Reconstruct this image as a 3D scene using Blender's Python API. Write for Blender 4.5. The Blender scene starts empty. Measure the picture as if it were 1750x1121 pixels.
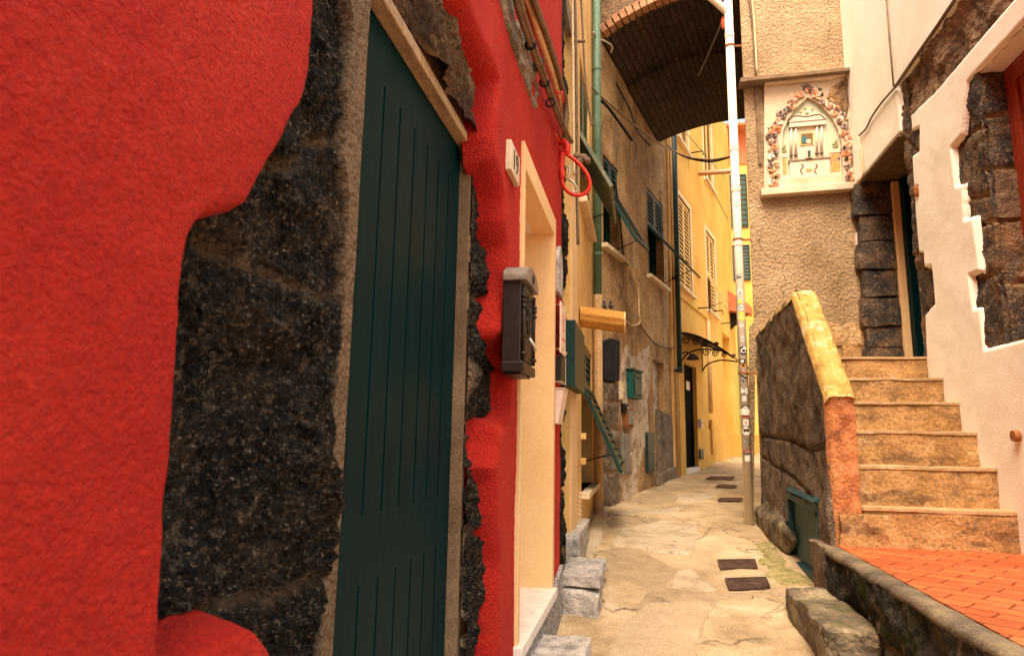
import bpy, bmesh, math, random
import numpy as np
from mathutils import Vector, Matrix
random.seed(7)
R = math.radians
C = bpy.context.scene.collection

# ------------------------------------------------------------------ camera
FPX, PX0, PY0 = 1121.0, 875.0, 560.5          # photo pixels (1750 x 1121)
def ray_c(x, y): return np.array([(x-PX0)/FPX, (PY0-y)/FPX, -1.0])
_dy = ray_c(1098, 752); _dy /= np.linalg.norm(_dy)
_up = np.array([120/FPX, 6460.5/FPX, -1.0]); _up -= _up.dot(_dy)*_dy; _up /= np.linalg.norm(_up)
WM = np.array([np.cross(_dy, _up), _dy, _up])  # camera -> world, +Y runs up the alley
def ray(x, y): return WM @ ray_c(x, y)
cam = bpy.data.objects.new('camera', bpy.data.cameras.new('camera')); C.objects.link(cam)
cam.matrix_world = Matrix(WM.tolist()).to_4x4()
cam.data.sensor_width = 36; cam.data.lens = 36*FPX/1750
cam.data.clip_start = .02; cam.data.clip_end = 500
cam.data.dof.use_dof = True; cam.data.dof.focus_distance = 4.5; cam.data.dof.aperture_fstop = 9.0
bpy.context.scene.camera = cam

# ------------------------------------------------------------------ light
SUN_EL, SUN_AZ = 62, 194                      # soft, hazy light falling into the alley from behind the camera
w = bpy.data.worlds.new('World'); bpy.context.scene.world = w; w.use_nodes = True
nt = w.node_tree; bg = nt.nodes['Background']
sk = nt.nodes.new('ShaderNodeTexSky'); sk.sky_type = 'NISHITA'; sk.sun_disc = False
sk.sun_elevation = R(SUN_EL); sk.sun_rotation = R(SUN_AZ); sk.dust_density = 4; sk.air_density = 1.0; sk.ozone_density = .3
mx = nt.nodes.new('ShaderNodeMix'); mx.data_type = 'RGBA'; mx.blend_type = 'MULTIPLY'; mx.inputs[0].default_value = 1
mx.inputs[7].default_value = (1.0, .84, .64, 1)
nt.links.new(sk.outputs[0], mx.inputs[6]); nt.links.new(mx.outputs[2], bg.inputs[0]); bg.inputs[1].default_value = .15
sl = bpy.data.lights.new('sun', 'SUN'); sun = bpy.data.objects.new('sun', sl); C.objects.link(sun)
sl.energy = 1.5; sl.angle = R(40); sl.color = (1, .90, .74)
sd_ = Vector((math.sin(R(SUN_AZ))*math.cos(R(SUN_EL)), math.cos(R(SUN_AZ))*math.cos(R(SUN_EL)), math.sin(R(SUN_EL))))
sun.rotation_euler = sd_.to_track_quat('Z', 'Y').to_euler(); sun.location = (0, 0, 12)
vs = bpy.context.scene.view_settings
vs.view_transform = 'Standard'; vs.look = 'None'; vs.gamma = 1; vs.exposure = 2.0
bpy.context.scene.cycles.max_bounces = 8; bpy.context.scene.cycles.diffuse_bounces = 5
bpy.context.scene.cycles.use_denoising = True

# ------------------------------------------------------------------ frames (wall planes)
class Frame:
    def __init__(s, O, U, N):
        s.O = np.array(O, float); s.U = np.array(U, float); s.N = np.array(N, float)
    def p(s, u, z, off=0.0):
        q = s.O + s.U*u + s.N*off; return (q[0], q[1], q[2]+z)
    def px(s, x, y, off=0.0):                  # where the plane at this offset is met -> (u, z)
        r = ray(x, y); o = s.O + s.N*off; t = o.dot(s.N)/r.dot(s.N); q = r*t
        return ((q-o).dot(s.U), q[2]-s.O[2])
    def pxl(s, pts, off=0.0): return [s.px(x, y, off) for x, y in pts]
L = Frame((-.47, 0, 0), (0, 1, 0), (1, 0, 0))            # left row of houses
_a = R(16.6)
B = Frame((-.40, 7.1, 0), (math.sin(_a), math.cos(_a), 0), (math.cos(_a), -math.sin(_a), 0))  # beyond the bend
S = Frame((0, 6.5, 0), (1, 0, 0), (0, -1, 0))            # wall that carries the shrine
W = Frame((2.02, 0, 0), (0, 1, 0), (-1, 0, 0))           # white house on the right
def atX(x, y, c): r = ray(x, y); return r*(c/r[0])
def atY(x, y, c): r = ray(x, y); return r*(c/r[1])
def atZ(x, y, c): r = ray(x, y); return r*(c/r[2])

# ------------------------------------------------------------------ numpy noise and signed distance
def _h(i, j, k, s):
    n = np.sin(i*127.1+j*311.7+k*74.7+s*17.3)*43758.5453
    return n-np.floor(n)
def vnoise(x, y, s=0.0):
    i, j = np.floor(x), np.floor(y); fx, fy = x-i, y-j
    fx = fx*fx*(3-2*fx); fy = fy*fy*(3-2*fy)
    a = _h(i, j, 0, s)*(1-fx)+_h(i+1, j, 0, s)*fx; b = _h(i, j+1, 0, s)*(1-fx)+_h(i+1, j+1, 0, s)*fx
    return (a*(1-fy)+b*fy)*2-1
def fbm(x, y, sc, oc=4, s=0.0):
    t = 0; a = 1.0
    for o in range(oc): t = t+a*vnoise(x*sc*2**o+o*5.2, y*sc*2**o+o*9.1, s+o); a *= .5
    return t
def segdist(X, Y, pts, closed=True):
    d = np.full(X.shape, 1e9); n = len(pts)
    for i in range(n if closed else n-1):
        (x0, y0), (x1, y1) = pts[i], pts[(i+1) % n]; dx, dy = x1-x0, y1-y0; l2 = dx*dx+dy*dy+1e-12
        t = np.clip(((X-x0)*dx+(Y-y0)*dy)/l2, 0, 1); d = np.minimum(d, np.hypot(X-x0-t*dx, Y-y0-t*dy))
    return d
def sdf(X, Y, pts):
    ins = np.zeros(X.shape, bool); n = len(pts)
    for i in range(n):
        (x0, y0), (x1, y1) = pts[i], pts[(i+1) % n]
        if y0 == y1: continue
        ins ^= ((y0 > Y) != (y1 > Y)) & (X < (x1-x0)*(Y-y0)/(y1-y0)+x0)
    return np.where(ins, 1, -1)*segdist(X, Y, pts)

# ------------------------------------------------------------------ mesh builder
class MB:
    def __init__(s): s.v = []; s.f = []; s.att = None
    def add(s, vs, fs):
        b = len(s.v); s.v += [tuple(map(float, q)) for q in vs]; s.f += [tuple(i+b for i in f) for f in fs]; return s
    def obox(s, o, A, Bv, Cv):
        o, A, Bv, Cv = (np.array(q, float) for q in (o, A, Bv, Cv))
        vs = [o, o+A, o+A+Bv, o+Bv, o+Cv, o+A+Cv, o+A+Bv+Cv, o+Bv+Cv]
        return s.add(vs, [(0, 3, 2, 1), (4, 5, 6, 7), (0, 1, 5, 4), (1, 2, 6, 5), (2, 3, 7, 6), (3, 0, 4, 7)])
    def wbox(s, x0, x1, y0, y1, z0, z1): return s.obox((x0, y0, z0), (x1-x0, 0, 0), (0, y1-y0, 0), (0, 0, z1-z0))
    def box(s, F, u0, u1, z0, z1, o0, o1):
        return s.obox(F.p(u0, z0, o0), F.U*(u1-u0), (0, 0, z1-z0), F.N*(o1-o0))
    def prism(s, F, pts, o0, o1):
        n = len(pts); vs = [F.p(u, z, o0) for u, z in pts]+[F.p(u, z, o1) for u, z in pts]
        return s.add(vs, [tuple(range(n-1, -1, -1)), tuple(range(n, 2*n))]+[(i, (i+1) % n, (i+1) % n+n, i+n) for i in range(n)])
    def extr(s, pts, vec):                      # closed loop of world points swept by vec
        n = len(pts); v = np.array(vec, float); vs = [np.array(q, float) for q in pts]; vs += [q+v for q in vs]
        return s.add(vs, [tuple(range(n-1, -1, -1)), tuple(range(n, 2*n))]+[(i, (i+1) % n, (i+1) % n+n, i+n) for i in range(n)])
    def tube(s, path, r, n=8):
        P = [Vector(q) for q in path]; vs = []; up = None
        for i, q in enumerate(P):
            t = (P[min(i+1, len(P)-1)]-P[max(i-1, 0)]).normalized()
            if up is None: up = Vector((0, 0, 1)) if abs(t.z) < .9 else Vector((1, 0, 0))
            a = t.cross(up).normalized(); b = a.cross(t).normalized(); up = b
            rr = r[i] if isinstance(r, (list, tuple)) else r
            vs += [q+a*math.cos(2*math.pi*k/n)*rr+b*math.sin(2*math.pi*k/n)*rr for k in range(n)]
        m = len(P); fs = [(i*n+k, i*n+(k+1) % n, (i+1)*n+(k+1) % n, (i+1)*n+k) for i in range(m-1) for k in range(n)]
        return s.add(vs, fs+[tuple(range(n-1, -1, -1)), tuple(range((m-1)*n, m*n))])
    def blob(s, c, rx, ry, rz, seed=0, amp=.2, nu=20, nv=12):
        vs = []; rn = random.Random(seed); ph = [rn.uniform(0, 6.28) for _ in range(6)]
        for j in range(nv+1):
            th = math.pi*j/nv
            for i in range(nu):
                f = 2*math.pi*i/nu; d = Vector((math.sin(th)*math.cos(f), math.sin(th)*math.sin(f), math.cos(th)))
                k = 1+amp*(math.sin(3*d.x+ph[0])*math.sin(3*d.y+ph[1])+.5*math.sin(7*d.z+ph[2])*math.sin(6*d.x+ph[3])+.35*math.sin(11*d.y+ph[4])*math.sin(9*d.z+ph[5]))
                vs.append((c[0]+rx*d.x*k, c[1]+ry*d.y*k, c[2]+rz*d.z*k))
        return s.add(vs, [(j*nu+i, (j+1)*nu+i, (j+1)*nu+(i+1) % nu, j*nu+(i+1) % nu) for j in range(nv) for i in range(nu)])
    def disc(s, c, n, r, t=.004, k=16):
        n = Vector(n).normalized(); a = n.orthogonal().normalized(); b = n.cross(a); c = Vector(c)
        return s.extr([c+a*r*math.cos(6.2832*i/k)+b*r*math.sin(6.2832*i/k) for i in range(k)], n*t)
    def heights(s, F, us, zs, off, keep=None):  # height field on a wall plane
        nu, nz = off.shape; UU, ZZ = np.meshgrid(us, zs, indexing='ij')
        P = F.O[None, None, :]+F.U[None, None, :]*UU[..., None]+F.N[None, None, :]*off[..., None]; P = P.copy(); P[..., 2] += ZZ
        return s.sheet(P, keep)
    def sheet(s, P, keep=None):
        nu, nz = P.shape[:2]; idx = np.arange(nu*nz).reshape(nu, nz)
        q = np.stack([idx[:-1, :-1], idx[1:, :-1], idx[1:, 1:], idx[:-1, 1:]], -1).reshape(-1, 4)
        if keep is not None:
            kk = keep[:-1, :-1] | keep[1:, :-1] | keep[1:, 1:] | keep[:-1, 1:]; q = q[kk.reshape(-1)]
            used = np.unique(q); mp = np.full(nu*nz, -1); mp[used] = np.arange(len(used)); q = mp[q]; V = P.reshape(-1, 3)[used]
            s._used = used
        else: V = P.reshape(-1, 3); s._used = None
        b = len(s.v); s.v += [tuple(r) for r in V.tolist()]; s.f += [tuple(r) for r in (q+b).tolist()]; return s

def tag(o, label=None, cat=None, group=None, kind=None):
    if label: o['label'] = label
    if cat: o['category'] = cat
    if group: o['group'] = group
    if kind: o['kind'] = kind
    return o
def thing(name, label, cat, loc, group=None):
    o = bpy.data.objects.new(name, None); C.objects.link(o); o.location = loc; o.empty_display_size = .1
    return tag(o, label, cat, group)
def wloc(o):
    v = Vector(o.location)
    while o.parent: o = o.parent; v += o.location
    return v
def obj(name, mb, m, parent=None, bevel=0, smooth=False, seg=2, recalc=True, label=None):
    V = mb.v
    if parent is not None: off = Vector((0, 0, 0)); base = wloc(parent)
    else:
        a = np.array(V); base = Vector(((a[:, 0].min()+a[:, 0].max())/2, (a[:, 1].min()+a[:, 1].max())/2, a[:, 2].min()))
    me = bpy.data.meshes.new(name); me.from_pydata([(v[0]-base.x, v[1]-base.y, v[2]-base.z) for v in V], [], mb.f)
    me.materials.append(m)
    if recalc:
        b = bmesh.new(); b.from_mesh(me); bmesh.ops.recalc_face_normals(b, faces=b.faces[:]); b.to_mesh(me); b.free()
    if smooth: me.shade_smooth()
    if mb.att is not None:
        at = me.attributes.new('mortar', 'FLOAT', 'POINT'); at.data.foreach_set('value', np.asarray(mb.att, np.float32))
    me.update()
    o = bpy.data.objects.new(name, me); C.objects.link(o)
    if parent is not None: o.parent = parent
    else: o.location = base
    if bevel:
        md = o.modifiers.new('bevel', 'BEVEL'); md.width = bevel; md.segments = seg; md.limit_method = 'ANGLE'; md.angle_limit = R(40)
    if label: o['label'] = label
    return o
def solo(name, mb, m, label, cat, group=None, **k): return tag(obj(name, mb, m, **k), label, cat, group)
def struct(name, mb, m, **k): return tag(obj(name, mb, m, **k), kind='structure')

# ------------------------------------------------------------------ materials
def M(name, cols, scale=4, rough=.85, bump=.4, bscale=60, bdist=.006, spots=(), spec=.3, stretch=(1, 1, 1), fine=.25, fscale=45,
      metal=0, pit=0, pitscale=70, mortar=None, coat=0, wave=None):
    m = bpy.data.materials.new(name); m.use_nodes = True; t = m.node_tree; nd = t.nodes; lk = t.links; bs = nd['Principled BSDF']
    geo = nd.new('ShaderNodeNewGeometry'); mp = nd.new('ShaderNodeMapping'); mp.inputs['Scale'].default_value = stretch
    lk.new(geo.outputs['Position'], mp.inputs[0]); co = mp.outputs[0]
    def noise(sc, det=6, ro=.6, vec=None, dist=0):
        n = nd.new('ShaderNodeTexNoise'); n.inputs['Scale'].default_value = sc; n.inputs['Detail'].default_value = det
        n.inputs['Roughness'].default_value = ro; n.inputs['Distortion'].default_value = dist; lk.new(vec or co, n.inputs['Vector']); return n.outputs['Fac']
    def ramp(fac, stops):
        r = nd.new('ShaderNodeValToRGB'); e = r.color_ramp.elements
        while len(e) < len(stops): e.new(.5)
        for k, (p, c) in enumerate(stops): e[k].position = p; e[k].color = (*c, 1) if len(c) == 3 else c
        lk.new(fac, r.inputs[0]); return r.outputs[0]
    def mix(a, b, fac, mode='MIX'):
        x = nd.new('ShaderNodeMix'); x.data_type = 'RGBA'; x.blend_type = mode
        for sock, val in ((x.inputs[0], fac), (x.inputs[6], a), (x.inputs[7], b)):
            if isinstance(val, (int, float)): sock.default_value = val
            elif isinstance(val, tuple): sock.default_value = (*val, 1) if len(val) == 3 else val
            else: lk.new(val, sock)
        return x.outputs[2]
    n = len(cols)
    col = ramp(noise(scale, 8, .62), [(.33+.34*i/max(1, n-1), c) for i, c in enumerate(cols)])
    if fine:
        g = ramp(noise(fscale, 5, .65, geo.outputs['Position']), [(.3, (1-fine,)*3), (.7, (1+fine,)*3)])
        col = mix(col, g, 1.0, 'MULTIPLY')
    for sp in spots:                           # colour, scale, low, high, strength, stretch
        c, sc, lo, hi, st = sp[:5]; vec = None
        if len(sp) > 5:
            mp2 = nd.new('ShaderNodeMapping'); mp2.inputs['Scale'].default_value = sp[5]; mp2.inputs['Location'].default_value = (sc, 3.1, 7.7)
            lk.new(geo.outputs['Position'], mp2.inputs[0]); vec = mp2.outputs[0]
        else:
            mp2 = nd.new('ShaderNodeMapping'); mp2.inputs['Location'].default_value = (sc*1.7, 3.1, 7.7); lk.new(geo.outputs['Position'], mp2.inputs[0]); vec = mp2.outputs[0]
        f = ramp(noise(sc, 10, sp[6] if len(sp) > 6 else .68, vec), [(lo, (0, 0, 0)), (hi, (st, st, st))]); col = mix(col, c, f)
    if mortar:
        at = nd.new('ShaderNodeAttribute'); at.attribute_name = 'mortar'; mc = ramp(noise(30, 6), [(.35, tuple(x*.6 for x in mortar)), (.65, mortar)])
        col = mix(col, mc, at.outputs['Fac'])
    lk.new(col, bs.inputs['Base Color']); bs.inputs['Roughness'].default_value = rough; bs.inputs['Metallic'].default_value = metal
    bs.inputs['Specular IOR Level'].default_value = spec
    if coat: bs.inputs['Coat Weight'].default_value = coat; bs.inputs['Coat Roughness'].default_value = .25
    if bump:
        h = noise(bscale, 5, .6)
        if pit:
            v = nd.new('ShaderNodeTexVoronoi'); v.inputs['Scale'].default_value = pitscale; lk.new(geo.outputs['Position'], v.inputs['Vector'])
            a = nd.new('ShaderNodeMath'); a.operation = 'MULTIPLY_ADD'; lk.new(v.outputs['Distance'], a.inputs[0]); a.inputs[1].default_value = pit; lk.new(h, a.inputs[2]); h = a.outputs[0]
        bp = nd.new('ShaderNodeBump'); bp.inputs['Strength'].default_value = bump; bp.inputs['Distance'].default_value = bdist
        lk.new(h, bp.inputs['Height']); lk.new(bp.outputs[0], bs.inputs['Normal'])
    return m

def brick_mat(name, c1, c2, cm, bw, bh, ms, rot, rough=.8, bump=.5, axes='XY', spots=(), offset=.5):
    m = M(name, [c1, c2], scale=3, rough=rough, bump=0, fine=.2, spots=spots); t = m.node_tree; nd = t.nodes; lk = t.links; bs = nd['Principled BSDF']
    src = bs.inputs['Base Color'].links[0].from_socket
    geo = nd.new('ShaderNodeNewGeometry'); mp = nd.new('ShaderNodeMapping'); mp.inputs['Rotation'].default_value = rot
    lk.new(geo.outputs['Position'], mp.inputs[0])
    nz = nd.new('ShaderNodeTexNoise'); nz.inputs['Scale'].default_value = 9; lk.new(mp.outputs[0], nz.inputs['Vector'])
    ml = nd.new('ShaderNodeVectorMath'); ml.operation = 'MULTIPLY_ADD'; lk.new(nz.outputs['Color'], ml.inputs[0]); ml.inputs[1].default_value = (.02, .02, .02); lk.new(mp.outputs[0], ml.inputs[2])
    b = nd.new('ShaderNodeTexBrick'); b.inputs['Scale'].default_value = 1; b.inputs['Brick Width'].default_value = bw; b.inputs['Row Height'].default_value = bh
    b.inputs['Mortar Size'].default_value = ms; b.inputs['Mortar Smooth'].default_value = .3; b.offset = offset
    b.inputs['Color1'].default_value = (.72, .72, .72, 1); b.inputs['Color2'].default_value = (1.2, 1.2, 1.2, 1); b.inputs['Mortar'].default_value = (*cm, 1)
    lk.new(ml.outputs[0], b.inputs['Vector'])
    x = nd.new('ShaderNodeMix'); x.data_type = 'RGBA'; x.blend_type = 'MULTIPLY'; x.inputs[0].default_value = 1
    lk.new(src, x.inputs[6]); lk.new(b.outputs['Color'], x.inputs[7]); lk.new(x.outputs[2], bs.inputs['Base Color'])
    n2 = nd.new('ShaderNodeTexNoise'); n2.inputs['Scale'].default_value = 50; lk.new(geo.outputs['Position'], n2.inputs['Vector'])
    a = nd.new('ShaderNodeMath'); a.operation = 'MULTIPLY_ADD'; lk.new(b.outputs['Fac'], a.inputs[0]); a.inputs[1].default_value = -1; lk.new(n2.outputs['Fac'], a.inputs[2])
    bp = nd.new('ShaderNodeBump'); bp.inputs['Strength'].default_value = bump; bp.inputs['Distance'].default_value = .008
    lk.new(a.outputs[0], bp.inputs['Height']); lk.new(bp.outputs[0], bs.inputs['Normal'])
    return m

RED = M('red plaster', [(.58, .012, .007), (.66, .021, .010), (.73, .034, .015)], scale=2.2, rough=.8, bump=1, bscale=135, bdist=.032, fine=.2, fscale=110, spec=.3)
BLACKSTONE = M('dark porous stone', [(.003, .0028, .0026), (.010, .009, .0078), (.030, .023, .016)], scale=9, rough=.75, bump=1.0, bscale=48, bdist=.035, fine=.5, fscale=130, pit=.5, pitscale=90,
    spots=[((.11, .065, .03), 4, .52, .70, .4), ((.17, .135, .095), 50, .545, .61, .8, (1, 1, 1.5), .85), ((.20, .165, .12), 17, .55, .62, .5, (1, 1, 1.4), .8), ((.56, .44, .31), 95, .575, .635, .9, (1, 1, 1.3), .85)], mortar=(.27, .185, .115), spec=.12)
QUOIN = M('weathered volcanic quoin', [(.020, .020, .022), (.065, .053, .044), (.17, .115, .07)], scale=5, rough=.85, bump=1, bscale=55, bdist=.012, fine=.5, fscale=110, pit=.6, pitscale=90,
    spots=[((.3, .16, .07), 3.5, .5, .66, .65), ((.42, .31, .19), 30, .55, .61, .75, (1, 1, 1), .82)], mortar=(.55, .36, .18), spec=.12)
BROWNSTONE = M('brown sandstone', [(.10, .06, .035), (.2, .12, .065), (.3, .19, .1)], scale=5, rough=.85, bump=1, bscale=22, bdist=.03, fine=.4, fscale=70, spots=[((.04, .03, .025), 6, .5, .7, .7)], mortar=(.5, .35, .2))
MORTAR = M('sandy mortar', [(.14, .09, .052), (.26, .175, .10)], scale=8, bump=.9, bscale=140, bdist=.006, fine=.4, fscale=160)
GREEN = M('dark green door paint', [(.0005, .0125, .0135), (.001, .021, .0225)], scale=5, rough=.5, bump=.12, bscale=30, bdist=.002, fine=.12, fscale=40, stretch=(8, 8, .6), spec=.05, spots=[((.02, .05, .05), 90, .70, .74, .6)])
WOODTRIM = M('weathered pale timber', [(.26, .175, .10), (.40, .29, .18)], scale=6, bump=.4, bscale=40, bdist=.004, stretch=(6, .5, 6))
CREAM = M('cream plaster', [(.72, .47, .22), (.80, .56, .29)], scale=2, bump=.4, bscale=120, bdist=.004, fine=.08, fscale=110)
MARBLE = M('white marble', [(.62, .56, .5), (.8, .74, .67), (.7, .64, .58)], scale=7, rough=.4, bump=.1, fine=.08, stretch=(1, 3, 1), spots=[((.3, .27, .25), 9, .58, .64, .5)])
SPECKLE = M('speckled grey render', [(.05, .05, .055), (.3, .29, .28), (.62, .58, .53)], scale=55, rough=.9, bump=1, bscale=60, bdist=.015, fine=.4, fscale=140)
GREYSTONE = M('worn grey stone', [(.2, .19, .18), (.4, .37, .33), (.56, .51, .45)], scale=14, bump=.8, bscale=60, bdist=.01, fine=.35, fscale=120, spots=[((.06, .055, .05), 60, .58, .68, .8)])
YELLOW = M('ochre yellow plaster', [(.62, .36, .11), (.74, .46, .16), (.80, .53, .22)], scale=2, bump=.3, bscale=60, bdist=.005, fine=.1, spots=[((.42, .23, .09), 5, .55, .75, .6, (3, 3, .5)), ((.8, .62, .36), 9, .62, .7, .5)])
FARYEL = M('bright yellow plaster', [(.58, .31, .058), (.66, .38, .075), (.69, .45, .12)], scale=1.2, bump=.2, bscale=40, bdist=.005, fine=.06, spots=[((.62, .33, .09), 3, .56, .78, .5, (2, 2, .4))])
BROWN = M('stained brown plaster', [(.30, .165, .07), (.49, .30, .13), (.60, .40, .20)], scale=2.6, bump=1, bscale=38, bdist=.03, fine=.5, fscale=42,
    spots=[((.10, .065, .04), 2.2, .5, .72, .8, (2, 2, .35)), ((.55, .40, .25), 5, .58, .7, .5), ((.10, .07, .045), 48, .60, .7, .6)])
PALEPATCH = M('flaking pale plaster', [(.44, .31, .19), (.66, .53, .39), (.78, .68, .55)], scale=5, bump=.7, bscale=40, bdist=.012, fine=.25, spots=[((.24, .14, .075), 7, .5, .6, .8)])
GREYBASE = M('grey masonry base', [(.11, .085, .06), (.2, .155, .11), (.29, .22, .15)], scale=7, bump=1, bscale=35, bdist=.02, fine=.4, fscale=70, spots=[((.03, .028, .03), 4, .55, .68, .75)], mortar=(.5, .36, .2))
ROUGHCAST = M('ochre roughcast render', [(.27, .18, .09), (.38, .265, .145), (.46, .33, .19)], scale=2, bump=1, bscale=65, bdist=.022, fine=.3, fscale=42, pit=.5, pitscale=38,
    spots=[((.2, .12, .06), 45, .58, .70, .55), ((.60, .44, .26), 3, .55, .7, .5)])
WHITE = M('cream white render', [(.80, .76, .62), (.85, .82, .70), (.87, .85, .74)], scale=1.6, bump=.4, bscale=85, bdist=.006, fine=.06, fscale=100, spots=[((.6, .45, .28), 2, .58, .8, .45, (1, 1.5, .5))])
NICHE = M('old white stucco', [(.52, .40, .27), (.66, .56, .42)], scale=4, bump=.4, bscale=50, bdist=.006, fine=.12, spots=[((.45, .3, .16), 7, .58, .72, .6)])
STEP = M('stained stair cement', [(.21, .11, .04), (.34, .19, .07), (.46, .27, .115)], scale=4.5, bump=.9, bscale=40, bdist=.014, fine=.4, fscale=60, spots=[((.11, .056, .024), 3, .50, .62, .8, (1.1, 1.1, 3.2)), ((.08, .045, .02), 16, .58, .64, .6), ((.46, .31, .15), 9, .57, .62, .45), ((.62, .48, .3), 6, .6, .68, .5)])
NOSING = M('pale step edge', [(.32, .20, .09), (.46, .31, .16)], scale=8, bump=.5, bscale=50, bdist=.008, fine=.25, spots=[((.3, .2, .1), 9, .56, .66, .6)])
ORANGE = M('orange lichen render', [(.28, .10, .042), (.47, .175, .062), (.55, .26, .115)], scale=9, bump=1, bscale=50, bdist=.02, fine=.4, fscale=80, spots=[((.09, .07, .06), 11, .58, .66, .8), ((.7, .5, .34), 30, .64, .7, .6)])
LICHEN = M('yellow lichen coping', [(.27, .155, .04), (.43, .26, .06), (.50, .35, .14)], scale=9, bump=.9, bscale=60, bdist=.012, fine=.3, fscale=80, spots=[((.62, .5, .3), 10, .57, .64, .7), ((.2, .10, .03), 24, .58, .66, .7)])
PARAPET = M('dark granular render', [(.075, .052, .035), (.14, .098, .065), (.21, .15, .1)], scale=5, bump=1, bscale=95, bdist=.014, fine=.55, fscale=120, pit=.5, pitscale=100,
    spots=[((.46, .36, .25), 85, .55, .64, .85), ((.42, .33, .22), 3, .58, .75, .4), ((.02, .018, .016), 4, .50, .66, .75), ((.42, .33, .23), 42, .545, .61, .8, (1, 1, 1), .85)])
TERRA = brick_mat('terracotta paving bricks', (.40, .075, .020), (.52, .125, .034), (.30, .24, .22), .20, .10, .006, (0, 0, R(38)), rough=.7, bump=.5, spots=[((.30, .04, .014), 14, .60, .66, .7), ((.62, .24, .10), 3, .55, .75, .4)])
KERB = M('worn kerb stone', [(.06, .05, .035), (.13, .10, .065), (.22, .17, .10)], scale=6, bump=.8, bscale=70, bdist=.008, fine=.35, fscale=90)
MOSSWALL = M('black mossy wall', [(.012, .012, .010), (.035, .032, .024), (.07, .06, .04)], scale=9, bump=1, bscale=40, bdist=.03, fine=.5, spots=[((.45, .38, .3), 10, .60, .68, .75, (1, 1, .5)), ((.05, .08, .012), 6, .52, .66, .8)], mortar=(.4, .3, .2))
ROCK = M('mossy rock', [(.07, .055, .035), (.17, .13, .08), (.34, .27, .17)], scale=6, bump=1, bscale=40, bdist=.02, fine=.4, spots=[((.09, .11, .02), 5, .55, .66, .75), ((.03, .03, .02), 12, .56, .66, .7)])
STREET = M('old concrete paving', [(.30, .215, .115), (.46, .34, .195), (.57, .44, .275)], scale=2.2, rough=.8, bump=1, bscale=70, bdist=.010, fine=.36, fscale=110, spots=[((.24, .16, .085), 2.4, .54, .68, .65), ((.2, .14, .08), 16, .60, .68, .6), ((.66, .54, .38), 4, .58, .68, .5)])
ASPHALT = M('brown worn patch', [(.29, .21, .12), (.41, .305, .185)], scale=9, bump=.9, bscale=110, bdist=.006, fine=.4, fscale=150, spots=[((.46, .35, .22), 70, .6, .68, .6)])
PEBBLE = M('pebbly concrete patch', [(.40, .30, .18), (.50, .39, .25)], scale=7, bump=.9, bscale=80, bdist=.008, fine=.3, fscale=130, spots=[((.16, .11, .07), 55, .60, .66, .85)])
SLAB = M('pale stone slab', [(.33, .255, .16), (.45, .36, .24), (.52, .43, .31)], scale=4, bump=.8, bscale=30, bdist=.01, fine=.22, fscale=80, spots=[((.2, .14, .08), 12, .6, .66, .7)])
MOSS = M('yellow green moss', [(.17, .15, .05), (.29, .24, .09), (.40, .32, .18)], scale=14, bump=.9, bscale=90, bdist=.008, fine=.35)
IRON = M('rusty cast iron', [(.065, .036, .027), (.15, .088, .066)], scale=14, rough=.65, metal=.4, bump=.5, bscale=90, bdist=.003)
BLACKIRON = M('black iron', [(.012, .011, .010), (.03, .026, .023)], scale=9, rough=.5, metal=.5, bump=.2, bscale=60, bdist=.002)
BOXMETAL = M('dark bronze painted metal', [(.020, .014, .011), (.040, .026, .020)], scale=12, rough=.45, metal=.3, bump=.25, bscale=60, bdist=.002, stretch=(1, 3, .3))
PALEMETAL = M('pale brushed metal', [(.55, .47, .38), (.7, .62, .52)], scale=8, rough=.35, metal=.5, bump=.1)
BRASS = M('dull brass', [(.5, .38, .2), (.66, .52, .3)], scale=10, rough=.35, metal=.8, bump=.1)
VAULT = M('vault brick', [(.06, .03, .022), (.1, .05, .036)], scale=4, bump=.3)
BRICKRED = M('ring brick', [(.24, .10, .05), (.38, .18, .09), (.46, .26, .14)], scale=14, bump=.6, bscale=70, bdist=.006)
PIPEGREEN = M('pale green drainpipe paint', [(.08, .16, .10), (.13, .23, .15)], scale=5, rough=.5, bump=.1, spots=[((.05, .08, .05), 6, .58, .7, .5)])
PIPEDARK = M('dark green drainpipe paint', [(.008, .035, .026), (.016, .055, .04)], scale=5, rough=.45, bump=.1)
PIPEYEL = M('ochre drainpipe paint', [(.55, .34, .14), (.66, .43, .2)], scale=5, rough=.6, bump=.1)
PIPEWHITE = M('cream drainpipe paint', [(.76, .66, .51), (.84, .75, .62)], scale=3, rough=.4, bump=.06, fine=.06)
SHGREEN = M('dark green shutter paint', [(.003, .026, .022), (.008, .045, .037)], scale=9, rough=.5, bump=.2, spots=[((.3, .38, .3), 60, .66, .70, .6)])
SHGREY = M('sun bleached green shutter paint', [(.10, .13, .085), (.2, .22, .15)], scale=7, rough=.6, bump=.2)
SHYEL = M('faded ochre shutter paint', [(.62, .40, .13), (.74, .52, .2)], scale=4, rough=.6, bump=.15)
FRAMEW = M('cream window trim', [(.66, .5, .3), (.78, .64, .44)], scale=6, rough=.6, bump=.2)
DARK = M('dark window glass', [(.004, .005, .006), (.01, .011, .012)], scale=3, rough=.15, bump=0, fine=0, spec=.5)
VOID = M('unlit interior', [(.0015, .0015, .0015), (.003, .003, .003)], scale=3, bump=0, fine=0, spec=.03)
CABLE = M('old brown cable', [(.10, .062, .035), (.2, .13, .075)], scale=14, rough=.6, bump=.3, bscale=60, bdist=.003)
BLACKC = M('black rubber', [(.006, .006, .006), (.014, .013, .012)], scale=9, rough=.55, bump=0, fine=.1)
CREAMC = M('cream cable sheath', [(.6, .42, .22), (.72, .55, .32)], scale=9, rough=.55, bump=.1)
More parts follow.
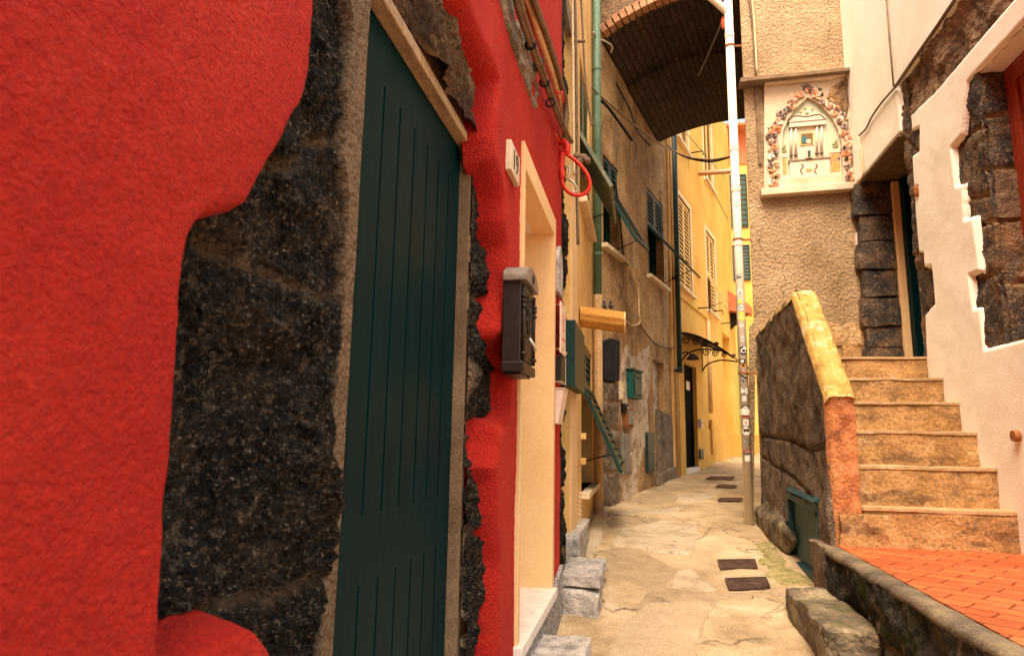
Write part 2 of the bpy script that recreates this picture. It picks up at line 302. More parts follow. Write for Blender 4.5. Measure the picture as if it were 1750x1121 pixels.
REDC = M('red painted conduit', [(.55, .02, .012), (.66, .045, .02)], scale=9, rough=.4, bump=.05, fine=.05)
REDWOOD = M('red brown window wood', [(.20, .025, .01), (.34, .05, .016)], scale=8, rough=.45, bump=.2, stretch=(5, 5, .5))
PLASTICW = M('white plastic', [(.66, .5, .4), (.76, .62, .52)], scale=6, rough=.45, bump=.03, fine=.04)
GREYMETAL = M('grey meter box metal', [(.16, .15, .13), (.24, .22, .19)], scale=5, rough=.5, bump=.2)
HATCH = M('blue green hatch paint', [(.012, .045, .052), (.025, .075, .082)], scale=6, rough=.5, bump=.5, bscale=40, bdist=.004, stretch=(1, 3, .7), spots=[((.22, .25, .21), 22, .60, .68, .55, (1, 1, .3)), ((.10, .04, .02), 30, .62, .68, .6)])
RUST = M('rust', [(.2, .07, .02), (.34, .13, .04)], scale=12, bump=.4)
TERRACOTTA = M('red tile roof', [(.42, .12, .05), (.55, .2, .09)], scale=9, bump=.5)
def flat(name, c, rough=.6): return M(name, [tuple(x*.9 for x in c), c], scale=20, rough=rough, bump=0, fine=.05)
VAULTM = brick_mat('dark vault brick', (.030, .017, .014), (.065, .034, .026), (.22, .2, .2), .27, .075, .010, (0, 0, R(-73.4)), bump=.9, spots=[((.02, .017, .015), 2.5, .48, .62, .7), ((.3, .2, .14), 30, .64, .7, .5)])  # very dark brown brick with random darker and paler spots

def cracks(m, scale, width, colr, warp=.25, strength=.9):
    t = m.node_tree; nd = t.nodes; lk = t.links; bs = nd['Principled BSDF']; src = bs.inputs['Base Color'].links[0].from_socket
    geo = nd.new('ShaderNodeNewGeometry'); nz = nd.new('ShaderNodeTexNoise'); nz.inputs['Scale'].default_value = 3.5; nz.inputs['Detail'].default_value = 8; lk.new(geo.outputs['Position'], nz.inputs['Vector'])
    ml = nd.new('ShaderNodeVectorMath'); ml.operation = 'MULTIPLY_ADD'; lk.new(nz.outputs['Color'], ml.inputs[0]); ml.inputs[1].default_value = (warp*2,)*3; lk.new(geo.outputs['Position'], ml.inputs[2])
    v = nd.new('ShaderNodeTexVoronoi'); v.feature = 'DISTANCE_TO_EDGE'; v.inputs['Scale'].default_value = scale; lk.new(ml.outputs[0], v.inputs['Vector'])
    n2 = nd.new('ShaderNodeTexNoise'); n2.inputs['Scale'].default_value = 2.1; n2.inputs['Detail'].default_value = 4; lk.new(geo.outputs['Position'], n2.inputs['Vector'])
    r1 = nd.new('ShaderNodeValToRGB'); r1.color_ramp.elements[0].color = (1, 1, 1, 1); r1.color_ramp.elements[1].color = (0, 0, 0, 1); r1.color_ramp.elements[1].position = width; lk.new(v.outputs['Distance'], r1.inputs[0])
    r2 = nd.new('ShaderNodeValToRGB'); r2.color_ramp.elements[0].position = .47; r2.color_ramp.elements[1].position = .56; lk.new(n2.outputs['Fac'], r2.inputs[0])
    mu = nd.new('ShaderNodeMath'); mu.operation = 'MULTIPLY'; lk.new(r1.outputs[0], mu.inputs[0]); lk.new(r2.outputs[0], mu.inputs[1])
    m2 = nd.new('ShaderNodeMath'); m2.operation = 'MULTIPLY'; lk.new(mu.outputs[0], m2.inputs[0]); m2.inputs[1].default_value = strength
    x = nd.new('ShaderNodeMix'); x.data_type = 'RGBA'; lk.new(m2.outputs[0], x.inputs[0]); lk.new(src, x.inputs[6]); x.inputs[7].default_value = (*colr, 1); lk.new(x.outputs[2], bs.inputs['Base Color'])
cracks(STREET, 1.5, .022, (.09, .06, .035)); cracks(SLAB, 3.2, .03, (.12, .08, .045)); cracks(ASPHALT, 2.2, .02, (.07, .045, .03))
cracks(STEP, 2.2, .007, (.13, .075, .04), strength=.7); cracks(BROWN, 1.1, .010, (.05, .03, .02)); cracks(PARAPET, 2.4, .02, (.015, .012, .01)); cracks(ROUGHCAST, .9, .006, (.09, .055, .03))

# ------------------------------------------------------------------ ground
ZK = [(-8, -1.3), (0, -1.16), (2.5, -1.06), (3.4, -1.0), (4.5, -.88), (6.5, -.72), (7.3, -.69), (9, -.585), (10, -.52), (12, -.43), (16, -.24), (20, -.12), (40, .2)]
def zs(x, y): return np.interp(y, [k[0] for k in ZK], [k[1] for k in ZK])+.012*fbm(np.asarray(x, float), np.asarray(y, float), 2.2, 4, 3)
def st(x, y):
    z = -.8
    for _ in range(25):
        p = atZ(x, y, z); z = .5*z+.5*float(zs(p[0], p[1]))
    return (p[0], p[1])
gx = np.concatenate([np.linspace(-3, -.8, 6), np.linspace(-.75, 1.4, 72), np.linspace(1.6, 9, 16)])
gy = np.concatenate([np.linspace(-6, 1.8, 20), np.linspace(1.9, 8, 190), np.linspace(8.1, 18, 110), np.linspace(19, 40, 12)])
GX, GY = np.meshgrid(gx, gy, indexing='ij')
struct('street', MB().sheet(np.stack([GX, GY, zs(GX, GY)], -1)), STREET, smooth=True, recalc=False)
struct('ground', MB().wbox(-150, 150, -150, 200, -1.6, -1.45), STREET)
def drape(name, px, m, h=.005, ramp=.02, res=.014, wob=.012):
    pts = [st(*q) for q in px]; a = np.array(pts)
    xs = np.arange(a[:, 0].min()-.03, a[:, 0].max()+.03, res); ys = np.arange(a[:, 1].min()-.03, a[:, 1].max()+.03, res*1.6)
    X, Y = np.meshgrid(xs, ys, indexing='ij'); d = sdf(X, Y, pts)+wob*fbm(X, Y, 9, 4, 11)
    t = np.clip((d+.004)/ramp, 0, 1); Z = zs(X, Y)-.004+(h+.004)*(1-(1-t)**2)+.002*fbm(X, Y, 14, 3, 4)*t
    return struct(name, MB().sheet(np.stack([X, Y, Z], -1), d > -.004), m, smooth=True, recalc=False)
drape('worn_paving_patch', [(1035, 940), (1045, 937), (1070, 935), (1098, 940), (1115, 952), (1138, 962), (1158, 975), (1150, 1000), (1140, 1008), (1105, 1004), (1085, 994), (1032, 994)], ASPHALT)
drape('pebbly_paving_patch', [(1040, 1121), (1048, 1092), (1066, 1062), (1075, 1056), (1110, 1030), (1165, 1026), (1215, 1028), (1222, 1040), (1205, 1060), (1195, 1085), (1188, 1121), (1180, 1140), (1030, 1140)], PEBBLE)
drape('stone_paving_slab', [(1058, 905), (1130, 890), (1190, 893), (1192, 915), (1183, 938), (1178, 946), (1120, 944), (1075, 935), (1045, 933)], SLAB, h=.010)
drape('stone_paving_slab', [(1048, 872), (1160, 866), (1162, 873), (1120, 877), (1052, 878)], SLAB)
drape('stone_paving_slab', [(1155, 845), (1218, 841), (1222, 850), (1190, 857), (1160, 856)], SLAB)
drape('stone_paving_slab', [(1158, 975), (1182, 973), (1200, 988), (1228, 1010), (1195, 1011), (1145, 1004)], SLAB, h=.008)
drape('worn_paving_patch', [(1035, 893), (1050, 885), (1122, 884), (1128, 889), (1108, 900), (1040, 902)], ASPHALT)
drape('worn_paving_patch', [(1088, 846), (1145, 842), (1160, 848), (1155, 860), (1090, 862)], ASPHALT)
drape('worn_paving_patch', [(1105, 1012), (1150, 1008), (1240, 1014), (1350, 1000), (1352, 1016), (1245, 1026), (1225, 1030), (1205, 1062), (1192, 1121), (1186, 1121), (1200, 1050), (1212, 1027), (1105, 1032), (1085, 1050), (1098, 1025)], ASPHALT, wob=.01)
drape('moss_patch', [(1296, 930), (1312, 925), (1345, 965), (1400, 998), (1352, 1008), (1310, 985), (1312, 968), (1295, 962)], MOSS, wob=.04)
# painted margin of cement along the left houses
drape('cement_verge', [(985, 948), (1012, 890), (1030, 868), (1040, 866), (1032, 900), (1025, 930), (1010, 950)], SLAB, h=.02)

# ------------------------------------------------------------------ red house
red = thing('red_house', 'red plastered house on the left with dark stone showing round its green door', 'house', (-.6, 2.2, -1.1))
du = np.exp(np.arange(math.log(.22), math.log(3.86), .0062)); du = np.concatenate([[-2.5, -1.5, -.6, -.1, .1, .17], du, [3.855]])
dz = np.concatenate([[-1.3, -1.25], np.arange(-1.2, 2.7, .0105), [2.8, 3.2, 4, 5.2]])
UU, ZZ = np.meshgrid(du, dz, indexing='ij')
lb = [(541, -60), (541, 0), (536, 80), (529, 130), (517, 188), (500, 215), (478, 262), (462, 292), (450, 315), (440, 342), (429, 362), (402, 370), (362, 378), (346, 393), (335, 415), (326, 450), (320, 500),
      (315, 580), (310, 640), (303, 720), (296, 800), (290, 870), (283, 950), (278, 1040), (274, 1121), (271, 1200)]
rb = [(722, -40), (740, 0), (750, 20), (800, 115), (812, 140), (806, 180), (803, 235), (806, 280), (815, 310), (822, 340), (822, 380), (830, 425), (828, 475), (820, 520), (815, 560), (816, 578), (828, 598), (836, 630), (835, 690),
      (827, 715), (811, 722), (809, 760), (801, 800), (805, 825), (806, 880), (812, 960), (810, 1025), (810, 1121), (808, 1200)]
lbp = L.pxl(lb); rbp = L.pxl(rb, -.08)
polyL = [(-3, 5.6)]+[(lbp[0][0], 2.2)]+lbp[1:]+[(lbp[-1][0], -1.4), (-3, -1.4)]
polyL[0] = (-3, 2.2)
polyR = [(1.7, 2.2), (1.95, 2.0)]+[(u, z) for u, z in rbp[1:]]+[(rbp[-1][0], -1.4), (4.6, -1.4), (4.6, 2.2)]
polyT = [(-3, 2.15), (4.6, 2.15), (4.6, 5.6), (-3, 5.6)]
wedge = L.pxl([(846, -30), (860, 30), (880, 95), (900, 155), (912, 187), (916, 165), (915, 141), (905, 98), (896, 53), (883, 0), (876, -30)])
door2 = L.pxl([(889, 240), (951, 366), (948, 1000), (876, 1085)])
d2 = (2.50, 3.52, -.78, 1.21)
sdd = np.maximum(np.maximum(sdf(UU, ZZ, polyL), sdf(UU, ZZ, polyR)), sdf(UU, ZZ, polyT))
sdd = sdd+.002*fbm(UU, ZZ, 16, 3, 5)*(UU > .2)
dbox = -sdf(UU, ZZ, [(d2[0]+.03, d2[2]-.3), (d2[1]-.03, d2[2]-.3), (d2[1]-.03, d2[3]-.03), (d2[0]+.03, d2[3]-.03)])
rampw = np.where(UU < 1.35, .022, .055)+.012*vnoise(UU*3, ZZ*3, 9)
t = np.clip((sdd+.006)/rampw, 0, 1); off = -.105+.105*np.sqrt(1-(1-t)**2)
off += (.006*fbm(UU, ZZ, 2.3, 3, 1)+.0012*fbm(UU, ZZ, 60, 2, 8))*t
off = np.where(UU < .15, 0.0, off)
obj('plaster', MB().heights(L, du, dz, off, (sdd > -.006) & (dbox > 0)), RED, red, smooth=True, recalc=False)
# stone masonry beneath the plaster
def stone(name, F, us, zs_, base, amp, joints, m, parent, seed=0, holes=(), mask=None, jw=.012, jd=.03, mfac=1.0, label=None):
    U_, Z_ = np.meshgrid(us, zs_, indexing='ij')
    o = base+amp*(.9*fbm(U_, Z_, 5, 2, seed)+.55*np.abs(fbm(U_*1.3+Z_*.5, Z_, 13, 4, seed+3))-.3)+amp*.25*fbm(U_, Z_, 60, 3, seed+5)
    mort = np.zeros(U_.shape)
    for j in joints:
        d = segdist(U_+.012*fbm(U_, Z_, 10, 3, 2), Z_+.012*fbm(U_, Z_, 10, 3, 6), j, False)
        o -= jd*np.exp(-(d/jw)**2); mort = np.maximum(mort, np.exp(-(d/(jw*.9))**2)*mfac)
    o = np.maximum(o, base-.036); keep = np.ones(U_.shape, bool)
    if mask is not None: mort = np.maximum(mort, mask(U_, Z_)); o = np.where(mask(U_, Z_) > .5, base-.004+.03*(o-base), o)
    for (a, b, c, d) in holes: keep &= ~((U_ > a) & (U_ < b) & (Z_ > c) & (Z_ < d))
    mb = MB().heights(F, us, zs_, o, keep)
    mb.att = np.clip(mort.reshape(-1) if mb._used is None else mort.reshape(-1)[mb._used], 0, 1)
    return obj(name, mb, m, parent, smooth=True, recalc=False, label=label)
SO = -.08                                       # stone lies 8 cm behind the plaster face
SO = -.08; DO = -.13
doorL, doorR, doorT = L.px(606, 560, SO)[0], L.px(777, 560, DO)[0], L.px(781, 247, DO)[1]
jl = [L.pxl([(300, 400), (345, 420), (400, 440), (470, 470), (530, 500), (600, 512)], SO), L.pxl([(270, 1085), (340, 1060), (420, 1025), (500, 1000), (560, 992)], SO),
      L.pxl([(440, 300), (470, 285), (520, 250), (560, 235), (620, 230)], SO), L.pxl([(700, 55), (735, 100), (760, 170), (790, 200)], SO), L.pxl([(735, 0), (770, 110), (800, 200)], SO),
      L.pxl([(780, 290), (830, 310)], SO), L.pxl([(785, 500), (835, 520)], SO), L.pxl([(785, 715), (830, 722)], SO), L.pxl([(775, 900), (815, 915)], SO)]
def mk(U_, Z_):
    eL = np.interp(Z_, [-1.2, -.4, .2, .8, 1.3], [.05, .045, .05, .09, .12])+.018*fbm(U_, Z_, 9, 3, 21)
    eR = .012+.010*fbm(U_, Z_, 9, 3, 31)
    a = (U_ > doorL-eL) & (U_ <= doorL) & (Z_ < 1.4); b = (U_ >= doorR) & (U_ < doorR+eR) & (Z_ < doorT)
    return (a | b).astype(float)
su = np.concatenate([np.exp(np.arange(math.log(.5), math.log(2.7), .0058)), np.linspace(2.72, 3.9, 40)])
sz = np.arange(-1.3, 2.45, .0125)
lz0 = L.px(798, 248, -.095)[1]; lz1 = L.px(800, 234, -.095)[1]
stone('stone_masonry', L, su, sz, SO, .038, jl, BLACKSTONE, red, jw=.009, jd=.03, mfac=.6, holes=[(doorL-.008, doorR+.012, -1.4, lz0+.01), (2.40, 3.54, -1.3, 1.20), (doorL-.03, doorR+.06, lz0-.004, 2.5), (doorR+.05, 2.75, lz1+.012, 2.5)], mask=mk, seed=2)
jb = [L.pxl(q, -.06) for q in ([(690, 0), (712, 60), (730, 110)], [(715, 60), (760, 130), (800, 215)], [(740, 20), (765, 100), (790, 130)], [(700, 90), (740, 120)])]
stone('lintel_stones', L, np.arange(doorL-.03, 2.76, .0095), np.arange(lz1+.002, 2.45, .011), -.066, .03, jb, M('brown rubble over the door', [(.035, .022, .014), (.085, .052, .03), (.17, .11, .065)], scale=5, rough=.85, bump=1, bscale=40, bdist=.03, fine=.45, fscale=80, spots=[((.28, .19, .11), 3.2, .53, .60, .8), ((.012, .010, .009), 7, .55, .66, .7)], mortar=(.2, .13, .08), spec=.15), red, seed=17)
wq = np.arange(wedge[0][0]-.1, wedge[4][0]+.15, .008); wv = np.arange(1.3, 2.1, .009); WU, WV = np.meshgrid(wq, wv, indexing='ij'); wd = sdf(WU, WV, wedge)+.004*fbm(WU, WV, 20, 3, 2)
obj('stone_patch', MB().heights(L, wq, wv, np.where(wd > 0, .010+.016*fbm(WU, WV, 14, 4, 6), -.05), wd > 0), GREYBASE, red, smooth=True, recalc=False, label='bare grey stone where the red plaster has fallen')
# reveals of the green door, lintel, door leaf
rv = MB().box(L, doorR, doorR+.035, -1.3, doorT, -.20, SO-.013).box(L, doorL-.035, doorL, -1.3, doorT, DO+.005, SO-.013)
rv.box(L, doorL-.03, 2.75, lz0+.002, 2.4, -.2, -.100)
obj('door_reveal', rv, MORTAR, red)
lz1, lz0 = L.px(800, 234, -.095)[1], L.px(798, 248, -.095)[1]
obj('door_lintel', MB().box(L, doorL-.02, doorR+.05, lz0, lz1, -.13, -.088), WOODTRIM, red, bevel=.004)
gz1, gz2, gz3 = L.px(710, 220, DO)[1], L.px(690, 863, DO)[1], L.px(690, 962, DO)[1]
gx_ = [L.px(x, 560, DO)[0] for x in (636, 666.5, 694, 718.5, 739, 758)]
doorL2 = doorL-.05; dm = MB().box(L, doorL2, doorR, -1.08, doorT, DO-.045, DO-.022)
ed = [doorL2]+gx_+[doorR]; g = .0045
for i in range(len(ed)-1):
    a, b = ed[i]+(g if i else 0), ed[i+1]-(g if i < len(ed)-2 else 0)
    for z0, z1 in ((gz2, gz1), (-1.08, gz3)): dm.box(L, a, b, z0, z1, DO-.022, DO)
dm.box(L, doorL2, doorR, gz1, doorT, DO-.022, DO).box(L, doorL2, doorR, gz3, gz2, DO-.022, DO)
obj('door', dm, GREEN, red)
# red ledge low on the left, plinth, cream doorway
le = L.pxl([(268, 1095), (330, 1068), (425, 1030), (440, 1032), (452, 1060), (455, 1121), (457, 1200), (262, 1200)], -.01)
lea, leb = L.px(285, 1092, -.075), L.px(428, 1034, -.075)
lu0, lu1 = .36, L.px(449, 1080, -.01)[0]+.005
lm = MB(); us_ = np.linspace(lu0, lu1, 40); prof = [(-.10, .014), (-.07, .006), (-.035, -.002), (-.010, -.010), (-.002, -.020), (.003, -.038), (.004, -1.0)]
def lz(u): return .010+np.interp(u, [lea[0], leb[0]], [lea[1], leb[1]])+.004*math.sin(u*45)-max(0.0, (u-lu1+.03))*.9
Pm = np.array([[L.p(u, lz(u)+q, o) for o, q in prof] for u in us_]); lm.sheet(Pm)
lm.add([L.p(lu1, lz(lu1)+q, o) for o, q in prof]+[L.p(lu1, -1.2, -.10)], [tuple(range(len(prof)+1))])
obj('plaster_ledge', lm, RED, red, smooth=False)
fr = MB(); fw_ = .06
fr.box(L, d2[0], d2[0]+.045, d2[2]+.03, d2[3], -.12, .012).box(L, d2[1]-.07, d2[1], d2[2]+.03, d2[3], -.50, .012).box(L, d2[0]+.045, d2[1]-.07, 1.105, d2[3], -.10, .012)
obj('doorway_surround', fr, CREAM, red, bevel=.004)
obj('doorway_reveal', MB().box(L, d2[0]+.0, d2[0]+.043, d2[2], 1.2, -.5, -.121).box(L, d2[0]+.044, d2[1]-.071, -.8, 1.2, -.56, -.5), CREAM, red)
obj('soffit_slab', MB().box(L, d2[0]+.046, d2[1]-.071, 1.112, 1.15, -.5, -.10), MARBLE, red)
obj('marble_sill', MB().box(L, d2[0]-.02, d2[1]-.03, -.79, -.745, -.5, .035), MARBLE, red, bevel=.003)
obj('plinth', MB().prism(L, [(2.0, -1.3), (2.0, -.93), (2.42, -.84), (2.50, -.795), (3.47, -.795), (3.56, -.74), (3.86, -.70), (3.86, -1.3)], -.10, .022), SPECKLE, red)
# quoin pier at the end of the red house
qz = np.arange(-1.2, 4.0, .02); qu = np.linspace(3.84, 4.56, 50)
qj = [[(3.8, z+.02*math.sin(z*9)), (4.6, z+.02*math.cos(z*7))] for z in (-.72, -.32, .05, .30, .62, .98, 1.3, 1.62, 1.95, 2.4)]
stone('stone_pier', L, qu, qz, -.06, .03, qj, BLACKSTONE, red, seed=12)
obj('unseen_light_block', MB().wbox(-4, .8, -6, -3.2, -1.4, 5.2), RED, red)  # unseen block behind the camera, added to darken the left foreground
obj('house_body', MB().wbox(-4, -.98, -2.5, 4.5, -1.4, 5.2).wbox(-.99, -.5, -2.5, 4.5, 5.2, 5.25), RED, red)

# things on the red house
p = L.px(857, 455); mbx = thing('letterbox', 'ornate dark letterbox with rounded hood on the red wall beside the cream doorway', 'mailbox', L.p(2.2, .2))
mu0, mu1, md = L.px(858, 540)[0], L.px(858, 540)[0]+.235, .066; mz0, mz1 = .235, .545
obj('body', MB().box(L, mu0, mu1, mz0, mz1, .001, md), BOXMETAL, mbx, bevel=.004)
um = (mu0+mu1)/2; hp = [(mu0-.012, mz1-.006), (mu0-.012, mz1+.008)]+[(um-(mu1-mu0)/2*math.cos(a)-.012*math.cos(a), mz1+.008+.055*math.sin(a)) for a in np.linspace(.15, math.pi-.15, 14)]+[(mu1+.012, mz1+.008), (mu1+.012, mz1-.006)]
obj('hood', MB().prism(L, hp, .002, md+.022), M('highlit hood metal', [(.12, .09, .07), (.26, .21, .17)], scale=9, rough=.5, bump=.2), mbx, bevel=.003, label='weathered arched hood, highlight painted pale')  # weathered metal with the hood's highlight put into a paler colour
fp = MB().box(L, mu0+.018, mu1-.018, mz0+.12, mz1-.05, md, md+.006).box(L, mu0+.018, mu1-.018, mz0+.03, mz0+.105, md, md+.006).box(L, mu0+.03, mu1-.03, mz1-.04, mz1-.012, md, md+.008)
obj('front_panel', fp, BLACKIRON, mbx, bevel=.003)
for uu in (mu0+.004, mu1-.018):
    c = MB(); c.tube([L.p(uu+.007, mz0+.03, md+.008), L.p(uu+.007, mz1-.02, md+.008)], .007)
    for zz in (mz1-.06, mz1-.075, mz1-.095, mz0+.05): c.blob(L.p(uu+.007, zz, md+.009), .012, .012, .008, 1, 0)
    obj('column', c, BOXMETAL, mbx, smooth=True)
orn = MB().box(L, um-.02, um+.02, mz0+.15, mz0+.27, md+.0062, md+.009)
for k in range(7):
    a = k/7*6.28; orn.blob(L.p(um+.03*math.cos(a), mz0+.20+.055*math.sin(a), md+.008), .008, .012, .016, k, .1, 8, 6)
orn.blob(L.p(um, mz0+.2, md+.01), .008, .018, .03, 4, .2, 8, 6); obj('crest', MB().blob(L.p(um, mz1+.026, md+.022), .006, .018, .018, 4, .2, 8, 6), BOXMETAL, mbx, smooth=True)
obj('ornament', orn, BOXMETAL, mbx, smooth=True)
obj('latch', MB().tube([L.p(um-.02, mz0+.115, md+.014), L.p(um-.02, mz0+.09, md+.03), L.p(um, mz0+.075, md+.032), L.p(um+.02, mz0+.085, md+.028), L.p(um+.02, mz0+.105, md+.012)], .006), PALEMETAL, mbx, smooth=True)
obj('base', MB().box(L, mu0-.006, mu1+.006, mz0-.012, mz0+.022, .001, md+.014).box(L, mu0+.02, mu1-.02, mz0-.02, mz0-.012, .001, md), BOXMETAL, mbx, bevel=.004)

def text(s, F, u, z, off, size, m, parent, rot=0, ext=.001):
    cu = bpy.data.curves.new('lettering', 'FONT'); cu.body = s; cu.size = size; cu.extrude = ext; cu.align_x = 'CENTER'; cu.align_y = 'CENTER'; cu.materials.append(m); tmp = bpy.data.objects.new('tmp', cu); C.objects.link(tmp); bpy.context.view_layer.update()
    me = bpy.data.meshes.new_from_object(tmp.evaluated_get(bpy.context.evaluated_depsgraph_get())); bpy.data.objects.remove(tmp)
    o = bpy.data.objects.new('lettering', me); C.objects.link(o); Uv, Nv = Vector(F.U), Vector(F.N)
    mt = Matrix((Uv, Vector((0, 0, 1)), Nv)).transposed().to_4x4(); mt.translation = Vector(F.p(u, z, off)); o.parent = parent
    mt.translation -= wloc(parent); o.matrix_local = mt; return o
INK = flat('dark lettering', (.05, .03, .02))
pl = L.px(881, 275, .03)
npq = thing('house_number_plate', 'small cream house number tile above the letterbox, left of the cream door frame', 'number plate', L.p(2.4, 1.0))
nu0, nu1 = L.px(873, 240, .02)[0], L.px(888, 290, .02)[0]
nz1, nz0 = L.px(874, 240, .02)[1], L.px(874, 293, .02)[1]
nu1 = nu0+.17
obj('tile', MB().box(L, nu0, nu1, nz0, nz1, .001, .022), NICHE, npq, bevel=.003)
text('19', L, (nu0+nu1)/2, (nz0+nz1)/2, .0235, .11, INK, npq)

def on_red(pxs, off0, off1):                    # rectangle on the red wall from photo corners
    q = L.pxl(pxs, off1); us = [a for a, b in q]; zz = [b for a, b in q]; return min(us), max(us), min(zz), max(zz)
u0, u1 = 3.55, 3.80
pts = [(u0, .81), (u0, .98), (u0+.04, 1.07), (u0+.1, 1.10), (u0+.16, 1.07), (u0+.2, .98), (u0+.2, .81)]
solo('round_topped_plaque', MB().prism(L, pts, .001, .025), GREYSTONE, 'small round-topped stone plaque right of the cream door head', 'plaque', bevel=.004)
sg = thing('sign_board', 'small white sign on standoff bolts on the red strip past the cream doorway', 'sign', L.p(3.65, .5))
obj('panel', MB().box(L, 3.58, 3.80, .47, .76, .028, .036), PLASTICW, sg)
obj('emblem', MB().box(L, 3.68, 3.70, .60, .70, .037, .038).box(L, 3.63, 3.75, .55, .56, .037, .038), flat('sign red', (.5, .05, .03)), sg)
for uu in (3.60, 3.78):
    for zz in (.49, .74): obj('bolt', MB().tube([L.p(uu, zz, 0), L.p(uu, zz, .046)], .008), BRASS, sg, smooth=True)
ic = thing('intercom', 'black intercom box with pale rim below the white sign on the red strip', 'intercom', L.p(3.6, .38))
obj('panel', MB().box(L, 3.60, 3.80, .315, .455, .001, .035), BLACKC, ic, bevel=.003)
obj('rim', MB().box(L, 3.80, 3.808, .31, .46, .001, .038).box(L, 3.596, 3.80, .309, .314, .001, .038), PALEMETAL, ic)
lf = thing('leaflet_box', 'white tapering leaflet box below the intercom on the red strip', 'leaflet box', L.p(3.6, .1))
obj('body', MB().extr([L.p(3.6, .27, .001), L.p(3.6, .27, .05), L.p(3.6, .08, .018), L.p(3.6, .08, .001)], L.U*.2), PLASTICW, lf, bevel=.003)
obj('lid', MB().box(L, 3.595, 3.805, .271, .277, .001, .054), PLASTICW, lf)

# cables and hoses on the red house
def pathL(pts, off): return [L.p(*L.px(x, y, off), off) for x, y in pts]
def smoothp(P, n=6):
    P = [Vector(q) for q in P]; o = []
    for i in range(len(P)-1):
        a, b, c, d = P[max(i-1, 0)], P[i], P[i+1], P[min(i+2, len(P)-1)]
        for k in range(n):
            t = k/n; o.append(.5*((2*b)+(c-a)*t+(2*a-5*b+4*c-d)*t*t+(3*b-a-3*c+d)*t**3))
    return o+[P[-1]]
cb = thing('cable_bundle', 'thick brown cable bundle in black clips running down the top of the red wall', 'cable', L.p(2.8, 1.5))
p0 = pathL([(876, -25), (890, 30), (908, 82), (922, 120), (938, 160), (950, 192), (965, 228), (975, 245)], .04)
off3 = [(0, 0), (.012, .008), (-.006, .015)]
cbm = MB()
for a, b in off3: cbm.tube(smoothp([(q[0]+a, q[1], q[2]+b) for q in p0]), .0115, 6)
obj('cable', cbm, CABLE, cb, smooth=True)
for x, y in ((904, 80), (918, 112), (928, 145), (938, 180)):
    q = Vector(L.p(*L.px(x+2, y-4, .04), .042)); tdir = (Vector(p0[5])-Vector(p0[2])).normalized(); a = tdir.orthogonal().normalized(); b = tdir.cross(a)
    r_ = MB().tube([q+a*.021*math.cos(f)+b*.021*math.sin(f) for f in np.linspace(0, 6.28, 13)], .006, 5); obj('clip', r_, BLACKC, cb, smooth=True)
p1 = pathL([(903, -25), (915, 10), (928, 45), (940, 80), (950, 112), (960, 148), (965, 165), (967, 185), (966, 225)], .05)
solo('conduit', MB().tube(smoothp(p1), .016, 8), CABLE, 'dark single conduit right of the cable bundle at the top of the red wall', 'conduit', smooth=True)
p2 = pathL([(888, -25), (903, 5), (918, 50), (935, 100), (952, 152), (958, 175), (962, 215)], .02)
solo('cable_duct', MB().tube(smoothp(p2), .018, 8), CREAMC, 'cream cable sheath lying between two brown cables on the red wall', 'cable', smooth=True)
kn = MB()
for i in range(7): kn.blob(L.p(3.78+.02*math.sin(i*2), 1.68+.022*math.cos(i*1.7), .10+.012*i), .022, .022, .022, i, .25, 8, 6)
solo('cable_knot', kn, CABLE, 'taped brown knot where the cables meet at the red house corner', 'cable joint', smooth=True)
Yh = 3.72
def atYp(pts, y): return [tuple(atY(a, b, y)) for a, b in pts]
hs = thing('red_hose', 'bright red looped conduit hanging from the red house corner', 'hose', (-.40, Yh, 1.55))
obj('stub', MB().tube(smoothp([L.p(3.55, 1.76, -.02)]+atYp([(952, 241), (963, 243), (969, 252), (968, 262)], Yh)), .022, 10), REDC, hs, smooth=True)
obj('loop', MB().tube(smoothp(atYp([(948, 247), (965, 261), (985, 276), (1001, 294), (1008, 312), (1004, 327), (990, 334), (974, 330), (963, 318), (960, 303)], Yh)), .0115, 10), REDC, hs, smooth=True)
obj('lower_stub', MB().tube(smoothp(atYp([(961, 262), (959, 285), (962, 305)], Yh)), .020, 10), REDC, hs, smooth=True)
solo('wall_hook', MB().tube(smoothp(atYp([(968, 284), (973, 288), (971, 300), (968, 305), (978, 310), (986, 322), (983, 329), (976, 326)], 4.0)), .007, 6), PALEMETAL, 'pale bent metal hook inside the red conduit loop', 'hook', smooth=True)
solo('wall_hook', MB().tube([L.p(3.3, 1.86, 0), L.p(3.3, 1.86, .07), L.p(3.3, 1.80, .075)], .006, 6), REDC, 'thin red bracket pin beside the cables high on the red wall', 'hook', smooth=True)

# ------------------------------------------------------------------ step stones by the left wall
def roughblock(mb, x0, x1, y0, y1, z0, z1, seed, amp=.012, n=12):
    b = bmesh.new(); bmesh.ops.create_cube(b, size=1); bmesh.ops.subdivide_edges(b, edges=b.edges[:], cuts=n, use_grid_fill=True)
    V = np.array([v.co[:] for v in b.verts]); cx = V*2; rr = np.clip(np.abs(cx), 0, 1); k = np.clip((rr-.86)/.14, 0, 1)**2
    V = V-.03*np.sign(V)*(np.sum(k, 1, keepdims=True)-k > .6)*.4
    P = np.array([x0, y0, z0])+(V+.5)*np.array([x1-x0, y1-y0, z1-z0])
    for ax in range(3):
        a, c = (ax+1) % 3, (ax+2) % 3; P[:, ax] += amp*fbm(P[:, a]+P[:, ax], P[:, c]-P[:, ax], 7, 4, seed+ax)
    idx = {v: i for i, v in enumerate(b.verts)}; fs = [tuple(idx[v] for v in f.verts) for f in b.faces]; b.free()
    return mb.add(P, fs)
stp = thing('doorstep_stone', 'stepped grey stone block against the left wall past the marble sill', 'stone step', (-.35, 4.1, -1.0))
